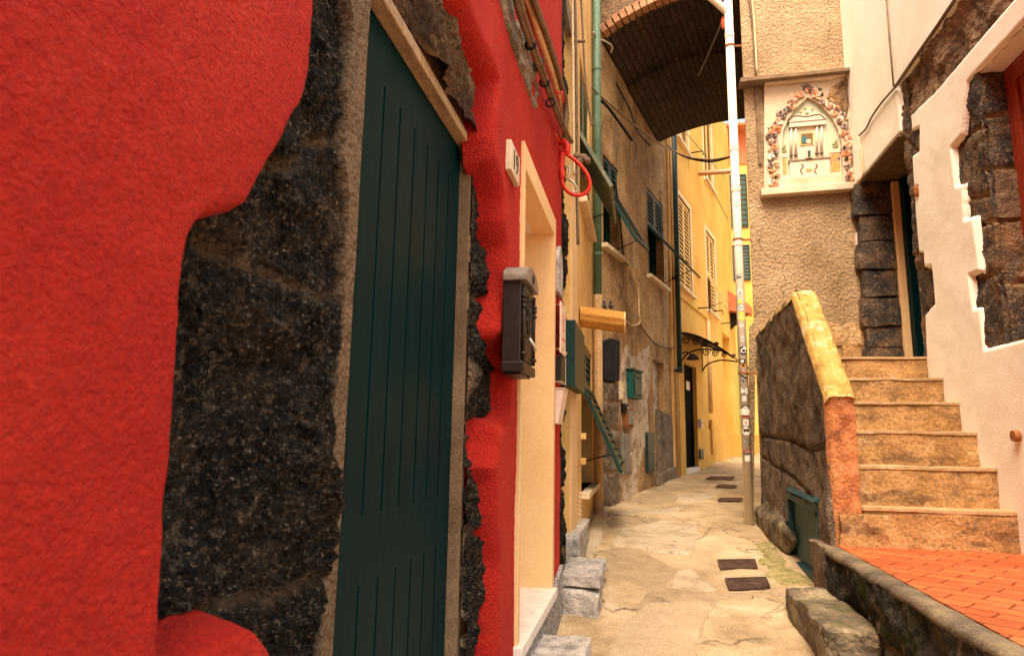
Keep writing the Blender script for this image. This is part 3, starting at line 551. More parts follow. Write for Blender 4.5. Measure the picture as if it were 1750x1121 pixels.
obj('upper_slab', roughblock(MB(), -.47, -.245, 3.84, 4.46, -.815, -.75, 3), GREYSTONE, stp, smooth=False)
obj('lower_block', roughblock(MB(), -.46, -.25, 3.80, 4.60, -1.06, -.828, 6, .014), GREYSTONE, stp)
solo('doorstep_stone', roughblock(MB(), -.47, -.225, 2.2, 3.09, -1.15, -.855, 9), GREYSTONE, 'flat grey stone doorstep below the marble sill at the bottom edge', 'stone step')
solo('kerb_stone', roughblock(MB(), -.52, -.42, 4.5, 5.4, -1.0, -.62, 15, .008), GREYSTONE, 'narrow grey stone ledge at the foot of the dark pier', 'stone')

# ------------------------------------------------------------------ facade helpers
def wall(F, u0, u1, z0, z1, holes, o0, o1):
    us = sorted({u0, u1}|{h[0] for h in holes}|{h[1] for h in holes}); zz = sorted({z0, z1}|{h[2] for h in holes}|{h[3] for h in holes}); mb = MB()
    us = [u for u in us if u0 <= u <= u1]; zz = [z for z in zz if z0 <= z <= z1]
    for a, b in zip(us, us[1:]):
        for c, d in zip(zz, zz[1:]):
            if any(h[0]-1e-6 <= a and b <= h[1]+1e-6 and h[2]-1e-6 <= c and d <= h[3]+1e-6 for h in holes): continue
            mb.add([F.p(a, c, o1), F.p(b, c, o1), F.p(b, d, o1), F.p(a, d, o1)], [(0, 1, 2, 3)])
    for a, b, c, d in holes:
        mb.add([F.p(a, c, o0), F.p(b, c, o0), F.p(b, d, o0), F.p(a, d, o0), F.p(a, c, o1), F.p(b, c, o1), F.p(b, d, o1), F.p(a, d, o1)], [(0, 1, 5, 4), (1, 2, 6, 5), (2, 3, 7, 6), (3, 0, 4, 7)])
    a, b, c, d = u0, u1, z0, z1
    mb.add([F.p(a, c, o0), F.p(b, c, o0), F.p(b, d, o0), F.p(a, d, o0), F.p(a, c, o1), F.p(b, c, o1), F.p(b, d, o1), F.p(a, d, o1)], [(1, 2, 6, 5), (2, 3, 7, 6), (3, 0, 4, 7)])
    return mb
def louvre(mb, o, A, Bv, n, t=.03, fw=.05, ns=12, mid=False):
    o, A, Bv, n = (np.array(q, float) for q in (o, A, Bv, n)); W_, H_ = np.linalg.norm(A), np.linalg.norm(Bv); a, b = A/W_, Bv/H_
    mb.obox(o, a*fw, Bv, n*t).obox(o+a*(W_-fw), a*fw, Bv, n*t).obox(o+a*fw, a*(W_-2*fw), b*fw, n*t).obox(o+a*fw+b*(H_-fw), a*(W_-2*fw), b*fw, n*t)
    ph = (H_-2*fw)/ns
    for i in range(ns): mb.obox(o+a*fw+b*(fw+ph*i+ph*.05)+n*t*.12, a*(W_-2*fw), b*ph*.75+n*t*.75, -b*ph*.10+n*t*.14)
    return mb
def window(F, parent, u0, u1, z0, z1, mS, off=0.0, kind='closed', flapz=None, ang=50, flen=None, sill=True, deep=.16, trim=None, ns=11, leaf=None):
    o_ = off
    fr_ = MB().box(F, u0, u0+.04, z0, z1, o_-deep, o_-deep+.05).box(F, u1-.04, u1, z0, z1, o_-deep, o_-deep+.05).box(F, u0+.04, u1-.04, z1-.04, z1, o_-deep, o_-deep+.05).box(F, u0+.04, u1-.04, z0, z0+.04, o_-deep, o_-deep+.05)
    um_ = (u0+u1)/2; fr_.box(F, um_-.03, um_+.03, z0+.04, z1-.04, o_-deep, o_-deep+.05)
    wf = obj('window', fr_, mS if kind != 'closed' else FRAMEW, parent)
    obj('pane', MB().box(F, u0+.04, u1-.04, z0+.04, z1-.04, o_-deep-.02, o_-deep), DARK, wf)
    for k in range(2):
        a, b = (u0+.01, um_-.004) if k == 0 else (um_+.004, u1-.01); zb = flapz if flapz is not None and (leaf is None or leaf == k) else z0+.012
        obj('shutter', louvre(MB(), F.p(a, z1-.01, o_-.045), F.U*(b-a), (0, 0, -(z1-.01-zb)), F.N, ns=max(4, int((z1-zb)/.075))), mS, parent)
        if zb > z0+.1:
            h = flen or (zb-z0-.02); d = np.array((0, 0, -math.cos(R(ang))))+F.N*math.sin(R(ang)); nn = F.N*math.cos(R(ang))+np.array((0, 0, math.sin(R(ang))))
            if leaf is not None or kind == 'flap2' or k == 0:
                aa, bb = (a, b) if (leaf is not None or kind == 'flap2') else (u0+.01, u1-.01)
                fl = obj('flap', louvre(MB(), F.p(aa, zb-.01, o_-.02), F.U*(bb-aa), d*h, nn, ns=max(4, int(h/.075))), mS, parent)
                end = np.array(F.p(bb-.05, zb-.01, o_-.02))+d*h*.8
                obj('stay', MB().tube([F.p(bb-.05, zb-h*.85, o_-.05), end], .006, 5), BLACKIRON, parent)
    if trim is not None:
        tr = MB().box(F, u0-.07, u0, z0-.04, z1+.07, o_-.02, o_+.012).box(F, u1, u1+.07, z0-.04, z1+.07, o_-.02, o_+.012).box(F, u0, u1, z1, z1+.07, o_-.02, o_+.012)
        obj('window_trim', tr, trim, parent)
    if sill: obj('sill', MB().box(F, u0-.08, u1+.08, z0-.05, z0, o_-deep, o_+.07), FRAMEW if trim is None else trim, parent, bevel=.004)

# ------------------------------------------------------------------ narrow ochre house between the red house and the bend
na = thing('narrow_yellow_house', 'narrow ochre house front squeezed between the red house and the green drainpipe', 'house', L.p(5.7, -.85, -.1))
wa = (5.30, 6.30, 2.0, 3.35); wb = (5.45, 6.62, -.42, .83)
obj('wall', wall(L, 4.56, 6.84, -1.2, 5.6, [wa, wb], -.25, -.02), YELLOW, na)
obj('cream_strip', MB().box(L, 4.57, 5.0, -.95, 5.5, -.019, -.008), CREAM, na)
obj('house_body', MB().wbox(-4, -.74, 4.55, 7.0, -1.3, 5.6), YELLOW, na)
window(L, na, *wa, SHGREY, off=-.02, kind='flap', flapz=2.62, ang=28, flen=.58)
window(L, na, *wb, SHGREEN, off=-.02, kind='flap', flapz=.47, ang=24, flen=.80)
obj('shutter_leaf', MB().box(L, L.px(983, 620, .055)[0], L.px(999, 620, .055)[0], .33, .76, -.007, .055), SHGREEN, na, bevel=.004, label='chipped green shutter leaf folded against the wall')
hg = MB()
for z in (-.20, .0): hg.box(L, 5.40, 5.44, z, z+.05, -.019, .02)
obj('hinge', hg, YELLOW, na)
solo('coiled_spring', MB().tube([L.p(5.0+.012*math.cos(k*1.05), -.62+k*.005, .01+.012*math.sin(k*1.05)) for k in range(48)], .004, 5), FRAMEW, 'pale coiled wire low on the ochre wall beside the louvred window', 'wire coil', smooth=True)
aw = thing('window_awning', 'small corrugated ochre canopy jutting out over the lower window', 'awning', L.p(5.3, .85))
pr = []
Yc = 5.22
c0, c1, c2, c3 = (atY(x, y, Yc) for x, y in ((1000, 520), (1066, 532), (1068, 560), (1003, 556)))
zt_, zb_ = c0[2], c3[2]
prf = [(Yc+.085-.10*math.sin(f)*(1+.03*math.cos(f*9)), (zt_+zb_)/2+(zt_-zb_)/2*math.cos(f)) for f in np.linspace(0, math.pi, 26)]+[(Yc+.12, zb_+.01), (Yc+.12, zt_-.005)]
ax0, ax1 = -.48, c1[0]
obj('canopy_sheet', MB().extr([(ax0, y, z) for y, z in prf], (ax1-ax0, 0, -.055)), M('ochre canopy paint', [(.40, .185, .03), (.52, .26, .055)], scale=4, bump=.3, stretch=(.5, 4, 4)), aw)
obj('end_flange', MB().extr([(ax1+.001, y, z-.056) for y, z in prf], (.012, 0, 0)), CREAM, aw)
for k, x in enumerate((1033, 1044)):
    q = atY(x, 522, Yc+.3); b_ = thing('pigeon', ['grey pigeon perched on the ochre canopy, nearer the drainpipe', 'grey pigeon perched on the ochre canopy, farther from the drainpipe'][k], 'bird', (q[0], q[1], q[2]-.05), 'pigeons on the canopy')
    bm_ = MB(); x0, y0, z0 = q[0], q[1], q[2]
    bm_.blob((x0, y0, z0-.005), .021, .045, .022, 3, .03, 14, 10).blob((x0, y0-.036, z0+.024), .013, .014, .014, 1, .02, 12, 8).blob((x0, y0-.024, z0+.010), .014, .018, .018, 2, .02, 12, 8)
    bm_.extr([(x0-.012, y0+.03, z0-.004), (x0+.012, y0+.03, z0-.004), (x0+.014, y0+.085, z0-.014), (x0-.014, y0+.085, z0-.014)], (0, 0, .006))
    obj('body', bm_, flat('pigeon grey', (.10, .11, .14)), b_, smooth=True)
    obj('beak', MB().tube([(x0, y0-.048, z0+.024), (x0, y0-.062, z0+.020)], [.004, .001], 6), BLACKC, b_)
    for s_ in (-1, 1): obj('leg', MB().tube([(x0+s_*.009, y0, z0-.02), (x0+s_*.009, y0-.004, z0-.052)], .0025, 5), REDC, b_)
# bundles of cables up the corner
def vcab(name, label, pts, Yv, r, m, cat='cable'): return solo(name, MB().tube(smoothp(atYp(pts, Yv)), r, 6), m, label, cat, smooth=True)
vcab('vertical_cable', 'grey-brown cable running straight down the corner of the red house', [(982, -20), (984, 60), (985, 150), (986, 260), (986, 330), (988, 418)], 4.5, .012, CABLE)
vcab('vertical_cable', 'thin pale conduit beside the corner of the red house', [(978, -20), (979, 100), (980, 230), (981, 300)], 4.4, .010, CREAMC)
vcab('vertical_cable', 'wavering cable hung between the pale conduit and the green pipe', [(992, -20), (996, 60), (1000, 130), (1007, 190), (1012, 215)], 5.0, .010, CABLE)
for k, (x, y) in enumerate(((984, 45), (985, 90), (985, 130), (985, 170))):
    pass
solo('bracket_arm', MB().tube(atYp([(975, 72), (1000, 71)], 4.6), .012, 8), CABLE, 'short horizontal metal arm across the cables high at the corner', 'bracket', smooth=True)
solo('eaves_board', MB().tube(atYp([(962, -30), (976, 60)], 4.5), .03, 6), CABLE, 'dark sloping board at the very top beside the cream strip', 'board')

# green drainpipe at the bend
dp = thing('green_drainpipe', 'tall drainpipe at the bend, pale green above and painted ochre below', 'drainpipe', (-.425, 6.72, -.72))
gp = atY(1020, 505, 6.72); px_, py_ = -.425, 6.70; px_ = float(atY(1021, 400, 6.70)[0])
obj('upper_pipe', MB().tube([(px_, py_, gp[2]), (px_, py_, 5.6)], .043, 16), PIPEGREEN, dp, smooth=True)
obj('lower_pipe', MB().tube([(px_, py_, -.74), (px_, py_, gp[2])], .046, 16), PIPEYEL, dp, smooth=True)
for z in (1.9, 2.9, 4.0, -.1): obj('pipe_bracket', MB().tube([(px_, py_, z), (px_, py_, z+.025)], .050, 16), PIPEGREEN if z > 1.5 else PIPEYEL, dp)

# ------------------------------------------------------------------ brown house
br = thing('brown_house', 'stained brown house front with green shutters and a grey stone base at the bend', 'house', B.p(1.4, -.8, -.1))
def rect(F, x0, x1, y0, y1, off=0): a = F.px(x0, y0, off); b = F.px(x1, y1, off); c = F.px(x0, y1, off); return (a[0], b[0], c[1], a[1])
h1 = (.02, .56, 2.14, 3.22); h2 = (1.79, 2.62, 2.20, 3.46)
nic = rect(B, 1115, 1137, 610, 712); nic = (nic[0], nic[1], B.px(1117, 708)[1], B.px(1117, 614)[1])
obj('wall', wall(B, -.30, 3.0, -1.0, 6.2, [h1, h2, nic], -.30, 0), BROWN, br)
obj('house_body', MB().box(B, -.3, 3.0, -1.1, 6.2, -4, -.31), BROWN, br)
obj('niche_back', MB().box(B, nic[0], nic[1], nic[2], nic[3], -.16, -.10), PALEPATCH, br)
window(B, br, *h1, SHGREEN, kind='flap', flapz=2.86, ang=28, flen=.78)
window(B, br, *h2, SHGREEN, kind='flap', flapz=2.92, ang=40, flen=.82)
bz = np.arange(-1.0, .62, .025); bu = np.arange(-.28, .42, .02)
stone('stone_base', B, bu, bz, .028, .03, [[(-.3, z+.01), (.45, z-.01)] for z in (-.35, -.05, .12, .40)]+[[(.40, -1), (.42, .7)]], GREYBASE, br, seed=23)
obj('dark_stone', MB().prism(B, B.pxl([(1031, 583), (1045, 578), (1060, 582), (1059, 650), (1046, 654), (1032, 650)], .036), .0, .036), M('blue black stone', [(.008, .010, .016), (.03, .032, .04)], scale=9, bump=1, bscale=50, bdist=.02, fine=.5, spec=.15), br, bevel=.012)
obj('pale_patch', MB().prism(B, B.pxl([(1062, 600), (1072, 588), (1080, 610), (1098, 600), (1110, 590), (1112, 640), (1106, 690), (1098, 720), (1100, 760), (1092, 800), (1086, 815), (1068, 822), (1064, 760), (1068, 700), (1060, 660)], .004), .001, .004), PALEPATCH, br)
obj('pale_patch', MB().prism(B, B.pxl([(1116, 640), (1124, 630), (1130, 660), (1128, 700), (1120, 705)], -.096), -.099, -.096), PALEPATCH, br)
obj('pale_patch', MB().prism(B, [(.46, .55), (.62, .70), (.95, .62), (1.15, .2), (1.1, -.35), (1.18, -.75), (.75, -.80), (.62, -.75), (.55, -.4), (.60, 0)], 0.001, .008), PALEPATCH, br)
obj('pale_patch', MB().prism(B, [(1.32, .55), (1.62, .50), (1.66, .0), (1.5, -.12), (1.34, -.05)], 0.001, .008), PALEPATCH, br)
obj('footing', MB().prism(B, [(1.9, -.75), (1.95, -.45), (2.9, -.36), (2.95, -.7)], .001, .045), GREYBASE, br, bevel=.01)
obj('grey_panel', MB().prism(B, [(1.98, -.62), (2.0, .42), (2.85, .35), (2.9, -.6)], .001, .012), GREYBASE, br)
obj('corner_pilaster', MB().box(B, 2.88, 3.16, -.7, 5.6, -.1, .03), YELLOW, br)
# boxes on the brown house
def bxpx(x0, x1, y0, y1, off=0.0):
    a = B.px(x0, y0, off); b = B.px(x1, y1, off); c = B.px(x0, y1, off); return a[0], b[0], c[1], a[1]
gm = thing('green_letterbox', 'small green metal letterbox on the pale flaking patch of the brown house', 'mailbox', B.p(.9, .5))
a0, a1, b0, b1 = bxpx(1078, 1093, 632, 680, .06); a1 = a0+.36
obj('body', MB().box(B, a0, a1, b0, b1, .001, .085), flat('letterbox green', (.006, .085, .07)), gm, bevel=.008)
obj('front_panel', MB().box(B, a0+.04, a1-.04, b0+.05, b1-.1, .085, .095).box(B, a0+.05, a1-.05, b1-.07, b1-.045, .085, .095), SHGREEN, gm, bevel=.004)
obj('hood', MB().box(B, a0-.015, a1+.015, b1-.004, b1+.02, .001, .105), SHGREEN, gm, bevel=.006)
def metalbox(name, label, cat, x0, x1, y0, y1, d, m, w_=None, dm=None):
    a0, a1, b0, b1 = bxpx(x0, x1, y0, y1, d)
    if w_: a1 = a0+w_
    o = thing(name, label, cat, B.p(a0, b0)); obj('body', MB().box(B, a0, a1, b0, b1, .009, d), m, o, bevel=.005)
    obj('door', MB().box(B, a0+.03, a1-.03, b0+.03, b1-.03, d, d+.008), dm or m, o, bevel=.003); obj('knob', MB().blob(B.p(a1-.06, (b0+b1)/2, d+.012), .012, .012, .012, 1, .02, 8, 6), PALEMETAL, o, smooth=True); return o
metalbox('meter_box', 'flat grey metal meter cabinet below the green letterbox', 'meter box', 1066, 1079, 741, 812, .05, GREYMETAL, .28)
metalbox('doorbell_box', 'black bell box between the green letterbox and the rusty box', 'doorbell', 1068, 1076, 689, 705, .06, BLACKC, .14)
metalbox('rusty_box', 'rusty brown junction box with grey front under the black bell box', 'junction box', 1072, 1085, 696, 730, .07, RUST, .24, GREYMETAL)
metalbox('pale_gas_pipe_box', 'pale narrow conduit box left of the green letterbox', 'conduit box', 1062, 1068, 652, 682, .05, FRAMEW, .10)
metalbox('green_utility_hatch', 'tall dark green utility hatch at the foot of the brown house', 'utility hatch', 1105, 1118, 738, 808, .03, SHGREEN, .36)
# cables on the brown house
def pathB(pts, off): return [B.p(*B.px(x, y, off), off) for x, y in pts]
solo('wall_cable', MB().tube(smoothp(pathB([(1066, 445), (1078, 458), (1082, 475), (1090, 490), (1092, 535), (1093, 552), (1080, 556), (1069, 548)], .03)), .012, 6), CREAMC, 'pale cable looping down the brown wall below the first window', 'cable', smooth=True)
solo('wall_cable', MB().tube(smoothp(pathB([(1094, 553), (1102, 567), (1120, 587), (1140, 594), (1152, 594)], .03)), .012, 6), CABLE, 'dark cable sagging across the brown wall to the dark green pipe', 'cable', smooth=True)
solo('wall_cable', MB().tube(smoothp(pathB([(1052, 310), (1060, 380), (1066, 440), (1076, 455)], .03)), .010, 6), BLACKC, 'black cable hanging beside the first green shutter', 'cable', smooth=True)
vcab('wall_cable', 'black cable hanging under the brick vault at the left', [(1030, 90), (1040, 100), (1052, 140), (1075, 185), (1090, 225), (1112, 250)], 7.6, .012, BLACKC)
crk = MB()
for pts_ in ([(1083, 255), (1088, 280), (1090, 310), (1093, 350), (1094, 370)], [(1040, 335), (1055, 345), (1062, 360)]): crk.tube(smoothp(pathB(pts_, .002)), .006, 4)
# dark green pipe at the corner of the yellow house
dg = thing('dark_green_drainpipe', 'dark green drainpipe between the brown house and the bright yellow house', 'drainpipe', B.p(3.25, -.5, .08))
zq = B.px(1160, 628, .08)[1]
uq = B.px(1152, 400, .08)[0]; uq2 = B.px(1160, 628, .08)[0]
obj('pipe', MB().tube([B.p(uq2, zq, .08), B.p(uq2, 5.6, .08)], .055, 14), PIPEDARK, dg, smooth=True)
obj('shoe', MB().tube([B.p(uq2, zq-.06, .08), B.p(uq2, zq, .08)], .066, 14), PIPEDARK, dg, smooth=True)
for z in (1.0, 2.4): obj('pipe_bracket', MB().box(B, uq2-.09, uq2+.09, z, z+.035, .0, .14), BLACKIRON, dg)
tp = thing('twin_ochre_pipes', 'pair of slim ochre pipes beside the dark green drainpipe', 'pipes', B.p(3.1, -.5, .05))
for du_ in (-.07, .01): obj('pipe', MB().tube([B.p(3.06+du_, -.5, .05), B.p(3.06+du_, 5.2, .05)], .022, 8), PIPEYEL, tp, smooth=True)

# ------------------------------------------------------------------ bright yellow house
yh = thing('bright_yellow_house', 'bright yellow house with ochre louvred shutters at the far end of the alley', 'house', B.p(6, -.4))
yo = .02
y1 = (3.50, 4.36, 2.42, 3.95); y2 = (5.66, 6.52, 2.42, 4.0); y3 = (3.5, 4.36, 4.95, 6.4); y4 = (5.75, 6.6, 5.05, 6.6)
yd = (3.62, 4.50, -.42, 1.22); yd2 = rect(B, 1240, 1252, 572, 735, yo)
yd2 = (B.px(1240, 735, yo)[0], B.px(1252, 735, yo)[0]+.1, -.02, B.px(1240, 572, yo)[1])
obj('wall', wall(B, 3.16, 8.75, -.9, 7.4, [y1, y2, y3, y4, yd, yd2], -.3, yo), FARYEL, yh)
obj('house_body', MB().box(B, 3.0, 8.7, -.9, 7.4, -4, -.31), FARYEL, yh)
for hh in (y1, y3, y4): window(B, yh, *hh, SHYEL, off=yo, trim=FRAMEW)
window(B, yh, *y2, SHYEL, off=yo, trim=FRAMEW, kind='flap', flapz=3.15, ang=25, leaf=0)
obj('door', MB().box(B, yd[0], yd[1], yd[2], yd[3], -.10, -.045).box(B, yd[0]+.1, yd[1]-.1, 1.0, 1.12, -.044, -.035), VOID, yh)  # near-black sheet, the doorway's darkness put into its colour
obj('door_notice', MB().box(B, 4.02, 4.26, .82, .96, -.044, -.040), PLASTICW, yh)
obj('doorstep', MB().box(B, yd[0]-.02, yd[1]+.02, -.60, -.415, -.2, .04), MARBLE, yh, bevel=.005)
obj('alcove_back', MB().box(B, yd2[0], yd2[1], yd2[2], yd2[3], -.25, -.18), FRAMEW, yh)
obj('string_course', MB().box(B, 3.2, 5.5, B.px(1200, 540, yo)[1], B.px(1200, 540, yo)[1]+.06, yo+.001, yo+.03), FARYEL, yh, bevel=.008)
obj('plinth', MB().box(B, 4.40, 7.9, -.8, .20, yo+.001, yo+.02), FARYEL, yh)
obj('conduit', MB().tube([B.p(5.45, 2.2, yo+.03), B.p(5.45, .5, yo+.03)], .022, 8), PIPEYEL, yh, smooth=True)
obj('conduit', MB().tube([B.p(5.6, 2.2, yo+.03), B.p(5.6, .5, yo+.03)], .016, 8), PIPEYEL, yh, smooth=True)
obj('meter_cover', MB().box(B, 5.42, 5.72, -.22, .38, yo+.021, yo+.06), FARYEL, yh, bevel=.006)
obj('far_doorstep', MB().box(B, 7.6, 9.3, -.6, .12, .0, .35).box(B, 7.6, 9.3, .12, .15, .0, .37), FARYEL, yh)
gt = metalbox('green_meter_hatch', 'small green meter hatch low on the bright yellow house beside the dark doorway', 'utility hatch', 1196, 1203, 767, 785, .06, SHGREEN, .30)
pw = thing('white_letterbox', 'tiny white bell box right of the dark doorway', 'mailbox', B.p(4.5, .3)); obj('body', MB().box(B, 4.46, 4.6, .22, .36, yo+.001, .09), PLASTICW, pw, bevel=.005); obj('button', MB().disc(B.p(4.53, .3, .09), B.N, .02, .006), BLACKC, pw)
lp = thing('wall_lantern', 'small black wall lamp above the dark doorway', 'lamp', B.p(4.1, 1.5)); q = B.px(1178, 608, .15)
obj('bracket', MB().tube(smoothp([B.p(q[0], q[1], 0), B.p(q[0], q[1]+.06, .1), B.p(q[0], q[1], .2)]), .012, 6), BLACKIRON, lp, smooth=True)
obj('shade', MB().tube([B.p(q[0], q[1]+.03, .2), B.p(q[0], q[1]-.05, .2), B.p(q[0], q[1]-.06, .2)], [.03, .1, .1], 12), BLACKIRON, lp)
# wrought iron canopy over the door
cn = thing('iron_door_canopy', 'arched wrought iron canopy with scrollwork over the dark doorway', 'canopy', B.p(4.2, 1.6))
cz = B.px(1168, 570, .0)[1]; cu0, cu1 = 3.45, 5.05; cd = .78
arcp = [(.02+cd*i/14, cz-.02-.42*(i/14)**1.7) for i in range(15)]
obj('glass_roof', MB().extr([B.p(cu0, z, o) for o, z in arcp]+[B.p(cu0, z-.012, o) for o, z in reversed(arcp)], B.U*(cu1-cu0)), BLACKIRON, cn)
for uu in (cu0+.02, cu1-.05):
    sc_ = MB().tube([B.p(uu, z-.02, o) for o, z in arcp], .014, 6).tube(smoothp([B.p(uu, cz-.48, .02), B.p(uu, cz-.36, .12), B.p(uu, cz-.30, .35), B.p(uu, cz-.34, .62)]), .014, 6).tube([B.p(uu, cz-.02, .02), B.p(uu, cz-.5, .02)], .014, 6)
    for k in range(4):
        oc, r0 = .10+.15*k, .075-.013*k; zc = cz-.15-.03*k
        sc_.tube([B.p(uu, zc+r0*(1-.8*t)*math.sin(6.5*t*1.6), oc+r0*(1-.8*t)*math.cos(6.5*t*1.6)) for t in np.linspace(0, 1, 22)], .010, 5)
    obj('scroll_bracket', sc_, BLACKIRON, cn, smooth=True)
br2 = thing('red_sign_bracket', 'small brick-red pointed hood on the yellow house just left of the white pipe', 'hood', B.p(7.9, 2.2))
q0 = B.px(1258, 530, yo); u_, z_ = q0
obj('hood', MB().extr([B.p(7.9, z_+.25, .02), B.p(7.9, z_-.1, .45), B.p(7.9, z_-.28, .45), B.p(7.9, z_-.2, .02)], B.U*.5), TERRACOTTA, br2)
obj('bracket', MB().extr([B.p(8.1, z_-.22, .02), B.p(8.1, z_-.28, .4), B.p(8.1, z_-.6, .02)], B.U*.04), BLACKIRON, br2)
# laundry rails and lines on the yellow house
for k, (x0, y0, x1, y1_, lab) in enumerate(((1196, 297, 1262, 292, 'pinkish wooden laundry pole sticking out behind the white pipe'),)):
    a = B.px(x0, y0, .05); pa = np.array(B.p(a[0], a[1], .05)); d_ = np.linalg.norm(pa); r2 = ray(x1, y1_); pb = r2/np.linalg.norm(r2)*(d_*.96)
    solo('laundry_pole', MB().tube([tuple(pa), tuple(pb)], .045, 8), REDWOOD if False else flat('pinkish timber', (.55, .33, .22)), lab, 'pole', smooth=True)
for k, (x, y) in enumerate(((1190, 527), (1215, 532), (1232, 553), (1180, 262))):
    a = B.px(x, y, yo); solo('laundry_hook', MB().tube([B.p(a[0], a[1], yo), B.p(a[0], a[1], yo+.22), B.p(a[0], a[1]-.08, yo+.22)], .012, 6), BLACKIRON, ['thin iron pin under the left yellow window', 'thin iron pin left of the half open yellow shutter', 'thin iron pin right of the half open yellow shutter', 'thin iron pin below the upper left yellow window'][k], 'hook', smooth=True)
ll = MB()
solo('laundry_line', ll.tube(pathB([(1170, 225), (1205, 265), (1240, 305)], .35), .006, 4).tube(pathB([(1205, 300), (1228, 345), (1244, 375)], .35), .006, 4), BLACKC, 'thin dark washing line slanting across the yellow house', 'washing line')

# far houses that close the alley
fh = thing('far_orange_house', 'far orange-red house with green shutters glimpsed behind the white pipe', 'house', (3.2, 19, -.2))
FO = Frame((0, 18.5, 0), (1, 0, 0), (0, -1, 0))
fz = lambda y: float(atY(1250, y, 18.5)[2]); fx = lambda x, y=400: float(atY(x, y, 18.5)[0])
obj('wall', wall(FO, 2.0, 7.5, -.4, fz(245), [], -.3, 0), FARYEL, fh)
obj('upper_wall', MB().box(FO, 2.0, 7.5, fz(282), fz(228), .001, .03), flat('orange render', (.55, .17, .06)), fh)
obj('roof', MB().extr([(2.0, 18.0, fz(228)), (2.0, 18.0, fz(224)), (2.0, 21, fz(205)), (2.0, 21, fz(228))], (5.5, 0, 0)), TERRACOTTA, fh)
for (ya, yb) in ((300, 390), (420, 480)):
    obj('shutter', louvre(MB(), FO.p(fx(1241), fz(ya), .01), FO.U*.28, (0, 0, fz(yb)-fz(ya)), FO.N, ns=10, fw=.04), SHGREEN, fh)
    obj('shutter', louvre(MB(), FO.p(fx(1241)+.32, fz(ya), .01), FO.U*.28, (0, 0, fz(yb)-fz(ya)), FO.N, ns=10, fw=.04), SHGREEN, fh)
obj('door', MB().box(FO, fx(1250), fx(1256), -.3, fz(622), .001, .04), flat('olive door', (.28, .30, .06)), fh)

# ------------------------------------------------------------------ brick vault across the alley
va = thing('brick_archway', 'dark brick vault bridging the alley between the brown house and the shrine wall', 'archway', B.p(1.2, 4.4, .8))
uf, ub, hs_ = -.12, 2.42, .88
def vz(u, o):
    t = (u-uf)/(ub-uf); return (4.60-.20*t)+(.245-.11*t)*(1-((o-hs_)/hs_)**2)
os_ = np.linspace(-.02, 1.80, 40)
def vgrid(ua, ubb, dz=0): return np.array([[B.p(u, vz(u, o)+dz, o) for o in os_] for u in np.linspace(ua, ubb, 24)])
umid = uf+.42*(ub-uf)
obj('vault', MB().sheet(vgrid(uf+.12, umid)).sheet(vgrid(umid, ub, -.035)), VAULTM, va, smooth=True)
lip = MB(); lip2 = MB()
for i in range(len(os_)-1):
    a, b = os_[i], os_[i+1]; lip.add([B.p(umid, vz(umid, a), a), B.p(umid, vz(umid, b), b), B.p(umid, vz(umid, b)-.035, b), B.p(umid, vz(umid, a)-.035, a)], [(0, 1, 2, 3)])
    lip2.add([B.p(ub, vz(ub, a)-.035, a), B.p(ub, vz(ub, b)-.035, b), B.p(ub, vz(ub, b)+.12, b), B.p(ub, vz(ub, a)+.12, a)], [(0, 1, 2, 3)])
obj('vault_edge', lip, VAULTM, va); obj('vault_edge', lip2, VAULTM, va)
nb = 24; rb_ = random.Random(3)
bricks = []
for i in range(nb):
    o = -.03+1.84*(i+.5)/nb; sl_ = math.atan((vz(uf, o+.01)-vz(uf, o-.01))/.02); tv = B.N*math.cos(sl_)+np.array((0, 0, math.sin(sl_))); nv = -B.N*math.sin(sl_)+np.array((0, 0, math.cos(sl_)))
    bw_ = .066; c = np.array(B.p(uf+rb_.uniform(-.006, .006), vz(uf, o), o))-tv*bw_/2
    bricks.append((c, tv*bw_, nv*(.115+rb_.uniform(-.006, .006))))
for c, A_, N_ in bricks: obj('ring_brick', MB().obox(c, A_, B.U*.14, N_), BRICKRED, va, bevel=.004)
tm = MB(); top_ = [(o, vz(uf, o)+.10) for o in np.linspace(-.04, 1.82, 30)]
sp_ = top_+[(1.82, 6.0), (-.04, 6.0)]
tm.extr([B.p(uf+.015, z, o) for o, z in sp_], B.U*.3); obj('spandrel', tm, BROWNSTONE, va)
obj('upper_room', MB().extr([B.p(uf+.32, z+.03, o) for o, z in top_]+[B.p(uf+.32, 6.0, 1.82), B.p(uf+.32, 6.0, -.04)], B.U*(ub-uf-.34)), BROWN, va)
mj = MB(); mj.extr([B.p(uf+.03, vz(uf, o)+.02, o) for o in np.linspace(-.02, 1.8, 20)]+[B.p(uf+.03, vz(uf, o)+.10, o) for o in np.linspace(1.8, -.02, 20)], B.U*.09); obj('ring_mortar', mj, MORTAR, va)
rp = [B.p(.55, 0, 0)]
ra = np.array(atY(1235, 36, 6.9)); rb2 = np.array(B.p(1.5, vz(1.5, .75)+.02, .75))
solo('tie_rod', MB().tube([tuple(ra), tuple(.5*(ra+rb2)-np.array((0, 0, .02))), tuple(rb2)], .012, 6), GREYMETAL, 'thin grey rod slanting down from the white pipe under the brick vault', 'rod', smooth=True)
q = atY(1237, 40, 6.45); solo('red_pipe_cap', MB().blob(tuple(q), .03, .03, .075, 2, .08), flat('orange red plastic', (.6, .1, .04)), 'orange-red cap behind the white pipe under the vault', 'cap', smooth=True)

